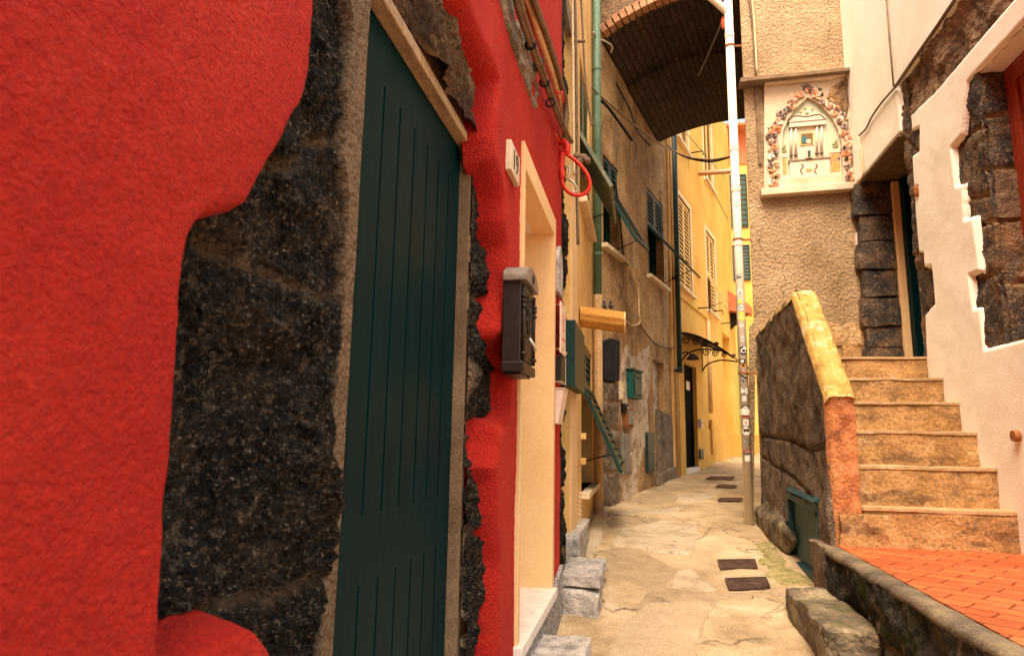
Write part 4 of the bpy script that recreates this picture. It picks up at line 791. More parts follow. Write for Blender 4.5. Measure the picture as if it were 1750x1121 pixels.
# wires that cross the alley
def catpts(pts, ys):
    return smoothp([tuple(atY(x, y, yy)) for (x, y), yy in zip(pts, ys)])
solo('overhead_wire', MB().tube(catpts([(1012, 150), (1026, 165), (1058, 192), (1085, 215), (1130, 247), (1175, 268), (1215, 273), (1248, 268)], [6.6, 6.7, 7.0, 7.2, 7.4, 7.2, 6.9, 6.5]), .0095, 6), CABLE, 'pale brown overhead cable sagging from the green pipe to the white pipe', 'cable', smooth=True)
solo('overhead_wire', MB().tube(catpts([(1140, 250), (1170, 268), (1205, 276), (1230, 274), (1262, 263)], [7.5, 7.3, 7.0, 6.8, 6.45]), .011, 6), BLACKC, 'black wire hanging just under the pale brown overhead cable', 'cable', smooth=True)
solo('overhead_wire', MB().tube(catpts([(1027, 172), (1040, 185), (1060, 212), (1080, 240)], [6.75, 6.9, 7.1, 7.3]), .018, 6), BLACKC, 'frayed dark wires drooping beside the green pipe below the vault', 'cable', smooth=True)
solo('overhead_wire', MB().tube(catpts([(1014, 55), (1022, 66), (1036, 72), (1046, 80), (1044, 90)], [6.6, 6.7, 6.8, 6.9, 7.0]), .010, 6), PALEMETAL, 'pale wire curling round the green pipe near the vault springing', 'cable', smooth=True)

# ------------------------------------------------------------------ shrine building
sb = thing('shrine_building', 'ochre roughcast house end wall that carries the flowered shrine', 'house', (1.6, 7.4, -.7))
cx0 = 1.06
obj('wall', MB().extr([(cx0, 6.5, -1.1), (3.6, 6.5, -1.1), (3.6, 9.6, -1.1), (cx0+.93, 9.6, -1.1)], (0, 0, 5.85)), ROUGHCAST, sb, bevel=.012)
obj('exposed_patch', MB().prism(S, S.pxl([(1438, 592), (1500, 590), (1505, 640), (1440, 640)]), .002, .03), STEP, sb)
ck = S.pxl([(1395, 545), (1420, 552), (1440, 557), (1452, 550), (1475, 556), (1478, 575), (1476, 590), (1440, 592), (1400, 588)])
obj('plaster_patch', MB().prism(S, ck, .002, .018), BROWN, sb, bevel=.006)
hd = S.pxl([(1280, 560), (1292, 545), (1305, 530), (1320, 520), (1330, 525), (1310, 560), (1296, 580), (1290, 640), (1288, 860), (1278, 880)])
obj('plaster_patch', MB().prism(S, hd, .002, .022), ROUGHCAST, sb, bevel=.006)
for k, (xa, xb, ya) in enumerate(((1277, 1292, 115), (1283, 1293, 110))):
    solo('wall_cable', MB().tube(smoothp([S.p(*S.px(xa, -20, .02), .02), S.p(*S.px((xa+xb)/2+1, 40, .02), .02), S.p(*S.px(xb, ya+15, .02), .02)]), .011, 6), [CABLE, CREAMC][k], ['brown cable running down to the shrine cornice', 'pale cable running down beside the brown one to the shrine cornice'][k], 'cable', smooth=True)

# the shrine itself
sh = thing('wall_shrine', 'white stucco wall shrine with pointed niche holding a little altar', 'shrine', S.p(1.65, 2.35, .05))
def SP(pts, off=0.0): return S.pxl(pts, off)
niche = SP([(1338, 306), (1336, 255), (1338, 225), (1346, 205), (1360, 186), (1380, 167), (1400, 178), (1420, 200), (1432, 222), (1438, 245), (1441, 300)], .04)
outer = SP([(1306, 140), (1450, 124), (1462, 316), (1306, 328)], .04)
b = bmesh.new()
def shell(bm, loops, o0, o1, F):
    from mathutils.geometry import tessellate_polygon
    for o in (o1,):
        co = [[Vector((u, z, 0)) for u, z in lp] for lp in loops]; fl = [q for lp in co for q in lp]
        vv = [bm.verts.new(F.p(q.x, q.y, o)) for q in fl]
        for tri in tessellate_polygon(co): bm.faces.new([vv[i] for i in tri])
    for lp in loops:
        n = len(lp)
        for i in range(n):
            (ua, za), (uc, zc) = lp[i], lp[(i+1) % n]
            bm.faces.new([bm.verts.new(F.p(*q)) for q in ((ua, za, o0), (uc, zc, o0), (uc, zc, o1), (ua, za, o1))])
def from_bm(b):
    mb = MB(); ix = {v: i for i, v in enumerate(b.verts)}; mb.v = [tuple(v.co) for v in b.verts]; mb.f = [tuple(ix[v] for v in f.verts) for f in b.faces]; b.free(); return mb
shell(b, [outer, niche[::-1]], .001, .05, S); obj('surround', from_bm(b), NICHE, sh)
cr_ = SP([(1420, 150), (1448, 133), (1452, 175), (1447, 200), (1430, 180), (1412, 168)], .052)
obj('bare_patch', MB().prism(S, cr_, .051, .056), BROWN, sh, label='bare brown patch where the stucco has fallen')
obj('niche_back', MB().prism(S, niche, .003, .012), flat('pale sea green stucco', (.52, .55, .40)), sh)
co_ = SP([(1264, 140), (1266, 133), (1452, 115), (1453, 121)], .16)
obj('cornice', MB().prism(S, co_, .001, .16), MORTAR, sh, bevel=.004)
cv = SP([(1302, 135), (1450, 121), (1449, 130), (1430, 134), (1420, 138), (1306, 148)], .06); obj('cornice_moulding', MB().prism(S, cv, .051, .10), NICHE, sh, bevel=.012)
obj('ledge', MB().prism(S, SP([(1300, 322), (1466, 310), (1466, 322), (1302, 334)], .10), .001, .10), NICHE, sh, bevel=.008)
obj('side_board', MB().prism(S, SP([(1290, 150), (1297, 149), (1302, 280), (1297, 280)], .03), .001, .03), MORTAR, sh)
obj('side_strip', MB().prism(S, SP([(1449, 112), (1456, 110), (1466, 240), (1470, 312), (1462, 314), (1456, 236)], .05), .0512, .075), WHITE, sh)
# altar inside the niche: relief on the niche back
al = thing('altar', 'tiny cream model altar with columns and pediment inside the pointed niche', 'altar', S.p(1.65, 2.45, .02))
ALT = flat('painted altar cream', (.66, .57, .43)); LINE = flat('painted line brown', (.20, .14, .09))
def sq(x0, y0, x1, y1, o0, o1): q = SP([(x0, y1), (x1, y1-.085*(x1-x0)), (x1, y0-.085*(x1-x0)), (x0, y0)], .02); return MB().prism(S, q, o0, o1)
obj('step_base', sq(1333, 305, 1438, 318, .013, .048), ALT, al); obj('table', sq(1349, 277, 1417, 303, .013, .040), ALT, al)
obj('table_edge', sq(1347, 276, 1419, 278.5, .013, .046), LINE, al); obj('wall_panel', sq(1353, 217, 1411, 275, .013, .020), ALT, al)
for x in (1352, 1360, 1396, 1404):
    c = S.px(x, 265-.085*(x-1350), .03); d = S.px(x, 221-.085*(x-1350), .03)
    k_ = obj('column', MB().tube([S.p(c[0], c[1], .03), S.p(d[0], d[1], .03)], .012, 10), ALT, al, smooth=True)
    obj('capital', MB().box(S, d[0]-.016, d[0]+.016, d[1], d[1]+.014, .021, .046).box(S, c[0]-.016, c[0]+.016, c[1]-.012, c[1], .021, .046), LINE, k_)
obj('entablature', sq(1348, 213, 1410, 220, .021, .050), ALT, al); obj('entablature_line', sq(1347, 211.5, 1411, 213, .013, .053), LINE, al)
pedi = SP([(1346, 210), (1350, 203), (1358, 198), (1364, 197), (1372, 190), (1380, 188), (1388, 189), (1394, 195), (1402, 195), (1409, 200), (1411, 205)], .02)
obj('pediment', MB().prism(S, pedi, .013, .034), ALT, al); obj('pediment_line', MB().tube(smoothp([S.p(*S.px(x, y, .04), .036) for x, y in ((1347, 208), (1356, 199), (1366, 198), (1378, 199), (1394, 196), (1402, 196), (1410, 203))]), .005, 5), LINE, al)
for x, y in ((1376, 186), (1368, 192), (1388, 188), (1379, 194)): obj('finial', MB().blob(S.p(*S.px(x, y, .03), .036), .014, .008, .016, int(x), .2, 8, 6), flat('gilt', (.55, .38, .14)), al, smooth=True)
obj('picture_frame', sq(1366, 228, 1391, 250, .021, .028), flat('gilt frame', (.60, .46, .2)), al)
pc = obj('picture', sq(1369, 230, 1388.5, 248, .0285, .030), flat('dark picture ground', (.16, .09, .03)), al)
e_ = S.px(1376, 240, .03); obj('painted_shape', MB().disc(S.p(e_[0], e_[1], .0305), S.N, .030, .001).disc(S.p(e_[0]-.012, e_[1]+.028, .0305), S.N, .014, .0012), flat('painted blue', (.03, .14, .17)), pc)
e_ = S.px(1382, 242, .03); obj('painted_shape', MB().disc(S.p(e_[0], e_[1], .0307), S.N, .024, .0016), flat('painted cream', (.62, .48, .3)), pc)
obj('tabernacle', sq(1376, 254, 1386, 273, .041, .062), ALT, al); obj('tabernacle_door', sq(1378.5, 261, 1383.5, 272, .0625, .064), flat('tabernacle dark', (.03, .06, .06)), al)
e0, e1 = S.px(1380, 291, .04), S.px(1388, 285, .04)
obj('altar_cross', MB().disc(S.p(e0[0], e0[1], .041), S.N, .018, .003, 8).disc(S.p(e0[0]+.03, e0[1], .041), S.N, .015, .003, 8), flat('gilt ornament', (.5, .34, .12)), al)
for x in (1370, 1394): obj('scroll', MB().tube(smoothp([S.p(*S.px(x+d, y, .042), .043) for d, y in ((0, 281), (3, 284), (0, 288), (-2, 292), (2, 298))]), .005, 5), LINE, al)
for (x0, x1, yt, dy_) in ((1333, 1346, 270, 0), (1418, 1437, 262, 0)):
    o_ = obj('side_altar', sq(x0, yt, x1, 303 if x0 < 1400 else 298, .013, .024), ALT, al)
    obj('side_picture', sq(x0+1.5, yt+2, x1-1.5, 300 if x0 < 1400 else 296, .0245, .026), M('painted panel', [(.10, .09, .10), (.55, .34, .1), (.4, .16, .06)], scale=14, rough=.5, bump=0), o_)
    a_ = SP([(x0-1, yt), (x0+2, yt-5), ((x0+x1)/2, yt-8), (x1-2, yt-6), (x1+1, yt-1)], .02); obj('arch', MB().prism(S, a_, .013, .03), ALT, o_)
    e_ = S.px((x0+x1)/2, yt-13, .03); pl_ = MB(); 
    for k in range(5): pl_.blob(S.p(e_[0]+.018*math.sin(k*2.2), e_[1]-.02+.016*k, .03), .012, .008, .013, k, .2, 8, 6)
    obj('figurine', pl_, flat('figurine green gold', (.28, .26, .08)), o_, smooth=True)

# garland of ceramic roses
gl = thing('rose_garland', 'garland of pink and cream ceramic roses arching round the shrine niche', 'garland', S.p(1.65, 2.4, .06), )
def rose_mesh(seed, m):
    rn = random.Random(seed); mb = MB()
    for ring, (n, r, tl, hgt) in enumerate(((3, .010, .2, .026), (4, .020, .55, .024), (5, .032, .95, .020), (6, .043, 1.25, .014))):
        for k in range(n):
            a = 6.283*k/n+ring*.5+rn.uniform(-.15, .15); wd = 6.283/n*.75; rows = []
            for j in range(4):
                t = j/3; rr = r*(.35+.65*t)+(.010*math.sin(tl)*t*t); zz = hgt*(.1+.9*t)-(.012*t**3*tl)
                rows.append([((rr)*math.cos(a+wd*s_)*(1-.06*abs(s_)), rr*math.sin(a+wd*s_)*(1-.06*abs(s_)), zz-.006*abs(s_)*t) for s_ in (-1, -.5, 0, .5, 1)])
            vs = [q for row in rows for q in row]; mb.add(vs, [(j*5+i, j*5+i+1, (j+1)*5+i+1, (j+1)*5+i) for j in range(3) for i in range(4)])
    me = bpy.data.meshes.new('rose'); me.from_pydata(mb.v, [], mb.f); me.materials.append(m); me.shade_smooth(); return me
RC = [M('rose blush', [(.62, .30, .20), (.80, .52, .38)], scale=30, rough=.4, bump=0), M('rose cream', [(.72, .55, .36), (.84, .70, .5)], scale=30, rough=.4, bump=0),
      M('rose dusky', [(.10, .07, .06), (.28, .19, .15)], scale=30, rough=.4, bump=0), M('rose coral', [(.62, .24, .11), (.78, .42, .22)], scale=30, rough=.4, bump=0)]
RM = [rose_mesh(i, m) for i, m in enumerate(RC)]
LEAFM = M('garland leaf', [(.05, .055, .02), (.13, .12, .05)], scale=30, rough=.5, bump=0)
path = SP([(1322, 318), (1324, 300), (1320, 280), (1323, 262), (1318, 243), (1322, 222), (1330, 207), (1341, 190), (1354, 175), (1368, 164), (1381, 150), (1396, 160), (1412, 174), (1424, 186), (1437, 200), (1444, 222), (1448, 244), (1450, 268), (1452, 290), (1455, 308)], .07)
acc = [0]
for i in range(len(path)-1): acc.append(acc[-1]+math.hypot(path[i+1][0]-path[i][0], path[i+1][1]-path[i][1]))
rn = random.Random(5); NR = 72; BZ = Matrix((Vector(S.U), Vector((0, 0, 1)), Vector(S.N))).transposed().to_4x4()
lm_ = MB(); lm_.add([(0, 0, 0), (.03, .018, .006), (.065, 0, .010), (.03, -.018, .006), (.03, 0, -.004)], [(0, 1, 4), (1, 2, 4), (2, 3, 4), (3, 0, 4)]); LEAF = bpy.data.meshes.new('leaf'); LEAF.from_pydata(lm_.v, [], lm_.f); LEAF.materials.append(LEAFM)
for i in range(NR):
    s_ = acc[-1]*(i+.5)/NR; u = np.interp(s_, acc, [q[0] for q in path])+rn.uniform(-.032, .032); z = np.interp(s_, acc, [q[1] for q in path])+rn.uniform(-.02, .02)
    for kind_ in ('rose', 'leaf'):
        o = bpy.data.objects.new(kind_, rn.choice(RM) if kind_ == 'rose' else LEAF); C.objects.link(o); o.parent = gl
        if kind_ == 'leaf' and i % 2: bpy.data.objects.remove(o); continue
        sc_ = rn.uniform(.45, .85) if kind_ == 'rose' else rn.uniform(.8, 1.3)
        mt = BZ @ Matrix.Rotation(rn.uniform(-.5, .5), 4, 'X') @ Matrix.Rotation(rn.uniform(-.5, .5), 4, 'Y') @ Matrix.Rotation(rn.uniform(0, 6.28), 4, 'Z') @ Matrix.Scale(sc_, 4)
        mt.translation = Vector(S.p(u, z, .062 if kind_ == 'rose' else .056))-wloc(gl); o.matrix_local = mt

# ------------------------------------------------------------------ white drainpipe with stickers
wp = thing('white_drainpipe', 'cream white drainpipe covered in stickers at the corner of the shrine wall', 'drainpipe', (1.0, 6.40, -.72))
Yp = 6.40; wpx = float(atY(1273, 700, Yp)[0]); wr = .041
zb0 = float(zs(wpx, Yp))
obj('pipe', MB().tube([(wpx, Yp, zb0-.02), (wpx, Yp, 4.62)], wr, 20), PIPEWHITE, wp, smooth=True)
e0 = atY(1236, 18, Yp); e1 = atY(1195, -20, Yp-.1)
obj('inlet_pipe', MB().tube(smoothp([(wpx, Yp, e0[2]-.14), (wpx-.02, Yp, e0[2]-.02), tuple(e1)]), wr*.92, 16), PIPEWHITE, wp, smooth=True)
for y in (56, 320, 412, 700, 250):
    z = float(atY(1260, y, Yp)[2]); obj('socket', MB().tube([(wpx, Yp, z-.05), (wpx, Yp, z), (wpx, Yp, z+.004)], [wr+.005, wr+.005, wr], 20), PIPEWHITE, wp, smooth=False)
for y in (80, 412, 640):
    z = float(atY(1260, y, Yp)[2]); obj('bracket', MB().tube([(wpx, Yp, z), (wpx, Yp, z+.02)], wr+.008, 16).wbox(wpx+.03, wpx+.12, Yp, Yp+.012, z, z+.02), RUST, wp)
def sticker(yc, w_, h_, m, r_=wr+.0015, a0=0.0, shape='rect', name='sticker', par=None, tilt=0):
    z = float(atY(1270, yc, Yp-wr)[2]); n = 12; mb = MB(); s = 5.8e-3
    if shape == 'disc':
        vs = [(a0, 0.0)]+[(a0+math.cos(t)*w_*s/2/wr, math.sin(t)*h_*s/2) for t in np.linspace(0, 6.283, 25)[:-1]]; fs = [(0, i+1, (i+1) % 24+1) for i in range(24)]
    else:
        vs = [(a0+w_*s/wr*(i/n-.5), h_*s*(k-.5)+tilt*(i/n-.5)*w_*s) for k in (0, 1) for i in range(n+1)]; fs = [(i, i+1, n+2+i, n+1+i) for i in range(n)]
    mb.add([(wpx+r_*math.sin(a), Yp-r_*math.cos(a), z+dz) for a, dz in vs], fs); return obj(name, mb, m, par or wp)
K = flat('sticker black', (.012, .011, .012)); WH = flat('sticker white', (.80, .74, .66)); YE = flat('sticker yellow', (.70, .75, .05)); RD = flat('sticker red', (.5, .03, .03)); OR_ = flat('sticker orange', (.62, .24, .03)); GY = flat('sticker grey', (.28, .26, .25)); PK = flat('sticker peach', (.68, .36, .24))
def combo(yc, w_, h_, base, marks, shape='rect', a0=0, tilt=0):
    s = sticker(yc, w_, h_, base, shape=shape, a0=a0, tilt=tilt)
    for k, (dy_, w2, h2, m, shp, da) in enumerate(marks): sticker(yc+dy_, w2, h2, m, r_=wr+.0021+.0004*k, a0=a0+da, shape=shp, name='mark', par=s, tilt=tilt)
combo(472, 8, 8, GY, [(-1.5, 5, 1.2, WH, 'rect', 0), (1.5, 6, 1.2, K, 'rect', 0)], a0=-.3)
combo(500, 10, 13, WH, [(0, 8, 11, GY, 'rect', 0), (0, 6.5, 9.5, WH, 'rect', 0), (1, 3.6, 5, GY, 'rect', 0)], a0=-.2)
combo(515, 6, 5, YE, [], a0=-.3)
combo(526, 12, 13, GY, [(0, 9, 10, WH, 'disc', 0), (0, 6, 4, GY, 'rect', 0), (0, 1.2, 4, WH, 'rect', 0)], 'disc')
combo(540, 12, 14, YE, [], 'disc')
combo(556, 8, 8, PK, [(0, 6, 6.4, WH, 'disc', 0), (0, 1.2, 5, PK, 'rect', -.05)], 'disc', a0=-.2)
combo(579, 5, 8, WH, [(0, 2, 5, GY, 'rect', 0)])
combo(599, 13, 14, K, [(0, 8, 8, WH, 'disc', .1), (0, 5, 5, K, 'disc', .1), (-4, 6, 4, WH, 'rect', .4)], 'disc')
combo(617, 10, 7, K, [(0, 1.6, 4, WH, 'rect', -.25), (0, 1.6, 4, WH, 'rect', 0), (0, 1.6, 4, WH, 'rect', .25)], a0=-.3)
combo(624, 8, 8, OR_, [(0, 4, 4, K, 'disc', 0)], 'disc', a0=-.1)
combo(641, 11, 8, K, [(0, 8, 2, WH, 'rect', 0)], tilt=-.5); combo(651, 7, 7, GY, [(0, 3, 3, K, 'disc', 0)], 'disc', a0=-.2)
combo(668, 11, 10, WH, [(-4, 6, 1.4, K, 'rect', 0), (1, 5, 5, GY, 'disc', .2), (1, 3, 3, WH, 'disc', .2), (4, 6, 1.2, K, 'rect', -.2)], a0=-.1)
combo(681, 7, 8, WH, [(-1, 3.5, 1.2, GY, 'rect', -.2), (1.5, 3, 1, GY, 'rect', .1)], a0=-.2)
combo(698, 11, 11, K, [(0, 8, 8, WH, 'disc', 0), (1, 3.6, 5, GY, 'disc', 0)], 'disc')
combo(711, 10, 4, RD, [(0, 7, .9, K, 'rect', 0)], a0=-.1)
combo(722, 9, 10, WH, [(0, 4, 6, PK, 'disc', 0)]); combo(736, 13, 13, WH, [(-1, 9, 3.4, K, 'disc', 0), (-2, 3, 3, K, 'disc', .3)], 'disc')
combo(756, 3.5, 9, GY, [], a0=-.5)
combo(773, 13, 6.5, WH, [(-2, 13, 2.4, RD, 'rect', 0), (1.6, 13, 2.4, K, 'rect', 0)]); combo(783, 8, 9, WH, [], a0=0)
combo(349, 6, 9, WH, [(1, 4, 5, K, 'disc', 0), (1, 2.8, 3.6, WH, 'disc', 0), (-4, 2.2, 2.2, K, 'disc', 0), (-4, 1.2, 1.2, WH, 'disc', 0)], a0=-.1)

# ------------------------------------------------------------------ staircase, parapet and terrace
PX_ = 1.074; P_ = Frame((PX_, 0, 0), (0, 1, 0), (-1, 0, 0))
sts = thing('stone_staircase', 'steep ochre cement stairs climbing beside the white wall', 'stairs', (1.65, 4.8, -.6))
sy = [4.20, 4.37, 4.56, 4.75, 4.95, 5.18]; sz_ = [-.355, -.128, .085, .278, .455, .63]
for i in range(6):
    y1_ = sy[i+1] if i < 5 else 6.5; zb_ = -.60 if i == 0 else sz_[i-1]
    mb = roughblock(MB(), 1.226, 2.06, sy[i], y1_+.06 if i < 5 else 6.49, zb_-.12, sz_[i]-.012, 40+i, .006, 14)
    s_ = obj('step', mb, STEP, sts); obj('nosing', roughblock(MB(), 1.226, 2.06, sy[i]-.008, y1_+.03 if i < 5 else 6.485, sz_[i]-.020, sz_[i], 60+i, .0045, 12), NOSING, s_)
obj('foot_stone', roughblock(MB(), 1.10, 1.36, 4.17, 4.4, -.62, -.40, 77, .012), STEP, sts)
pp = thing('stair_parapet', 'sloping stair parapet with yellow coping and dark granular side', 'parapet', (1.16, 5.2, -.8))
px1 = 1.236
prof = [(4.215, -1.05), (4.208, .285), (4.93, 1.075), (6.50, 1.03), (6.50, -1.05)]
yy_ = np.arange(4.21, 6.52, .016); zz_ = np.arange(-1.05, 1.12, .016); YY, ZZ2 = np.meshgrid(yy_, zz_, indexing='ij')
hatch = (4.46, 5.36, -.875, -.365)
sdp = sdf(YY, ZZ2, prof); o_ = .012*fbm(YY, ZZ2, 7, 5, 41)+.02*(ZZ2 < -.15)*np.clip((-.15-ZZ2)*6, 0, 1)-.035*np.clip(1-sdp/.035, 0, 1)**2
for j in ([(4.2, -.02), (4.7, -.05), (5.3, .02), (6.5, .06)], [(4.6, -.33), (5.4, -.22), (6.0, -.18), (6.5, -.12)], [(5.2, -.2), (5.15, -.0)]):
    o_ -= .025*np.exp(-(segdist(YY+.02*fbm(YY, ZZ2, 8, 2, 1), ZZ2, j, False)/.014)**2)
hk = ~((YY > hatch[0]+.02) & (YY < hatch[1]-.02) & (ZZ2 > hatch[2]+.02) & (ZZ2 < hatch[3]-.02))
obj('side_face', MB().heights(P_, yy_, zz_, o_, (sdp > -.008) & hk), PARAPET, pp, smooth=True, recalc=False)
obj('core', MB().extr([(PX_+.05, y, z-(.02 if z > 0 else 0)) for y, z in [(4.24, -1.05), (4.24, .285), (4.94, 1.06), (6.49, 1.015), (6.49, -1.05)]], (px1-PX_-.07, 0, 0)), PARAPET, pp)
def strip(y0, z0, y1_, z1_, n, ins, thick, seed, amp=.006):
    d = np.array((0, y1_-y0, z1_-z0)); ln = np.linalg.norm(d); d /= ln; nn = np.array((0, -d[2], d[1])) if ins else np.array((0, -1, 0)); xs = np.linspace(-1, 1, 15); P3 = []
    for i in range(n+1):
        s_ = ln*i/n; row = []
        for x in xs:
            xx = (PX_+px1)/2+x*((px1-PX_)/2+.006); ed_ = thick*(1-abs(x)**5)-(.03 if abs(x) == 1 else 0)
            k_ = ed_+amp*float(fbm(np.array(xx*3), np.array(s_*2.2), 6, 4, seed)); q = np.array((xx, y0, z0))+d*s_+nn*k_; row.append(q)
        P3.append(row)
    return np.array(P3)
obj('coping', MB().sheet(strip(4.185, .255, 4.925, 1.06, 40, True, .022, 3)).sheet(strip(4.92, 1.05, 6.49, 1.01, 40, True, .022, 9)), LICHEN, pp, smooth=True, label='yellow lichen covered sloping coping')
obj('end_face', MB().sheet(strip(4.228, -.60, 4.212, .275, 50, False, .025, 5, .009)), ORANGE, pp, smooth=True, label='orange lichen covered end of the parapet')
ht = thing('wooden_hatch', 'small blue-green hatch door low in the side of the stair parapet', 'hatch', (PX_, 4.9, -.87))
y0, y1_, z0, z1_ = hatch
obj('frame', MB().box(P_, y0, y0+.05, z0, z1_, -.06, .025).box(P_, y1_-.05, y1_, z0, z1_, -.06, .025).box(P_, y0+.05, y1_-.05, z1_-.045, z1_, -.06, .025).box(P_, y0+.05, y1_-.05, z0, z0+.05, -.06, .03), HATCH, ht, bevel=.005)
obj('panel', MB().box(P_, y0+.05, y1_-.05, z0+.05, z1_-.045, -.05, -.012), HATCH, ht)
obj('latch', MB().box(P_, y1_-.04, y1_+.04, -.60, -.575, .026, .036), BLACKIRON, ht, bevel=.003)
for z in (-.45, -.78): obj('hinge', MB().box(P_, y0+.005, y0+.07, z, z+.03, .026, .034), BLACKIRON, ht, bevel=.003)
obj('head_board', MB().extr([P_.p(y0-.03, z1_+.006, .0), P_.p(y0-.03, z1_+.006, .05), P_.p(y0-.03, z1_+.03, .02), P_.p(y0-.03, z1_+.035, .0)], (0, y1_-y0-.1, .02)), HATCH, ht)
rk = MB().blob((1.10, 5.95, -.70), .13, .75, .20, 5, .20, 40, 24)
solo('mossy_rock', rk, ROCK, 'mossy rock bulging from the foot of the stair parapet beside the hatch', 'rock', smooth=True)

TZ = -.585
struct('terrace', MB().wbox(1.085, 2.10, -3, 4.26, -1.3, TZ+.010), TERRA)
kb = MB(); ky = np.arange(-3, 4.22, .05); kx = [(-.0, -.03), (-.004, -.018), (.004, -.002), (.02, .006), (.05, .008), (.09, .006), (.125, .004)]
kb.sheet(np.array([[(1.0+a+.002*math.sin(y*9)+.003*float(fbm(np.array(y), np.array(a*9), 5, 3, 2)), y, TZ+c+.004*float(fbm(np.array(y*1.3), np.array(a*20), 4, 3, 7))) for a, c in kx] for y in ky]))
tw = thing('terrace_wall', 'low black mossy retaining wall with worn stone kerb edging the brick terrace', 'low wall', (1.0, 2.5, -1.1))
obj('kerb', kb, KERB, tw, smooth=True)
K_ = Frame((1.0, 0, 0), (0, 1, 0), (-1, 0, 0))
stone('wall_face', K_, np.arange(1.2, 4.32, .018), np.arange(-1.2, TZ-.015, .018), .0, .03, [[(2.6, -1.2), (2.7, -.6)], [(3.3, -1.2), (3.25, -.8), (3.3, -.6)], [(2.9, -.85), (3.9, -.82)]], MOSSWALL, tw, seed=33)
obj('end_post', roughblock(MB(), 1.0, 1.13, 4.12, 4.46, -1.1, -.585, 90, .012), PARAPET, tw)
solo('stone_block', roughblock(MB(), .77, 1.01, 3.28, 4.14, -1.15, -.80, 91, .011, 18), ROCK, 'low weathered stone block at the foot of the black terrace wall', 'stone')
solo('stone_block', roughblock(MB(), .82, 1.02, 2.2, 3.27, -1.2, -.885, 93, .02, 16), ROCK, 'mossy broken stone in front of the low block at the bottom edge', 'stone')

# drain covers
for k, (q, lab) in enumerate((([(1226, 960), (1291, 959), (1295, 973), (1231, 975)], 'rusty drain cover on the street level with the hatch, upper of the near pair'),
        ([(1239, 992), (1310, 990), (1317, 1007), (1246, 1010)], 'rusty drain cover nearest the camera, lower of the near pair'),
        ([(1212, 816), (1256, 816), (1252, 821), (1206, 820)], 'farthest dark drain cover up the alley'),
        ([(1227, 830), (1260, 831), (1258, 834.6), (1223, 833.6)], 'small dark drain cover, middle of the far three'),
        ([(1230, 853), (1269, 853), (1266, 858), (1226, 857.7)], 'dark drain cover beside the white pipe, nearest of the far three'))):
    pts = [np.array(st(*a)) for a in q]; z = max(float(zs(a[0], a[1])) for a in pts); c3 = [np.array((a[0], a[1], float(zs(a[0], a[1]))+.006)) for a in pts]
    dc = thing('drain_cover', lab, 'drain cover', tuple(sum(c3)/4), 'drain covers in the paving')
    bl = lambda s, t: (c3[0]*(1-s)+c3[1]*s)*(1-t)+(c3[3]*(1-s)+c3[2]*s)*t
    obj('plate', MB().extr(c3, (0, 0, .006)), IRON, dc)
    rim = MB()
    for (s0, t0, s1, t1) in ((0, 0, 1, .07), (0, .93, 1, 1), (0, .07, .04, .93), (.96, .07, 1, .93)):
        rim.extr([bl(s0, t0)+(0, 0, .0065), bl(s1, t0)+(0, 0, .0065), bl(s1, t1)+(0, 0, .0065), bl(s0, t1)+(0, 0, .0065)], (0, 0, .007))
    obj('rim', rim, IRON, dc)
    if k < 2:
        st_ = MB()
        for i in range(11):
            for j in range(5):
                if 3 <= i <= 7 and j == 2: continue
                s0, t0 = .08+.078*i, .14+.15*j; st_.extr([bl(s0, t0)+(0, 0, .0065), bl(s0+.05, t0)+(0, 0, .0065), bl(s0+.05, t0+.09)+(0, 0, .0065), bl(s0, t0+.09)+(0, 0, .0065)], (0, 0, .005))
        st_.extr([bl(.34, .46)+(0, 0, .0065), bl(.68, .46)+(0, 0, .0065), bl(.68, .56)+(0, 0, .0065), bl(.34, .56)+(0, 0, .0065)], (0, 0, .003)); obj('tread_pattern', st_, IRON, dc)

# ------------------------------------------------------------------ white house on the right
wh = thing('white_house', 'cream white house on the right with dark stone quoins round its openings', 'house', (2.3, 4, -.6))
wu = np.concatenate([[2.7, 3.0], np.arange(3.2, 6.495, .011), [6.499]]); wz = np.concatenate([[-.7], np.arange(-.64, 3.0, .011), [3.3, 4.0, 4.45]])
UU, ZZ = np.meshgrid(wu, wz, indexing='ij')
OP1 = (5.325, 6.40, .62, 2.40); OP2 = (2.9, 4.145, .575, 2.235)
A_ = [(5.305, 2.815), (5.30, 2.412), (6.2, 2.418), (6.7, 2.42), (6.7, 5.6), (-3, 5.6), (-3, 2.815)]
rbq = W.pxl([(1637, 152), (1642, 230), (1625, 252), (1633, 318), (1645, 315), (1647, 375), (1663, 372), (1673, 464), (1655, 470), (1663, 528), (1673, 526), (1680, 599), (1700, 597)])
lbq = W.pxl([(1555, 200), (1557, 225), (1570, 218), (1570, 258), (1558, 267), (1560, 300), (1566, 387), (1569, 432), (1577, 433), (1578, 457), (1590, 454), (1597, 518), (1580, 538), (1583, 608), (1570, 613), (1572, 650)])
Bp = [(5.10, 2.452)]+lbq[1:-1]+[(5.32, .60), (6.7, .60), (6.7, -1), (-3, -1), (-3, .572), (4.2, .572), (4.38, .572)]+rbq[::-1][2:-1]+[(4.25, 2.235), (-3, 2.235), (-3, 2.405), (3.8, 2.405), (4.35, 2.41), (4.7, 2.41), (4.95, 2.44)]
sw = np.maximum(sdf(UU, ZZ, A_), sdf(UU, ZZ, Bp))+.0012*fbm(UU, ZZ, 22, 3, 3)
t = np.clip((sw+.004)/.020, 0, 1); ow = -.036+.036*np.sqrt(1-(1-t)**2)+.0035*fbm(UU, ZZ, 3, 4, 9)*t
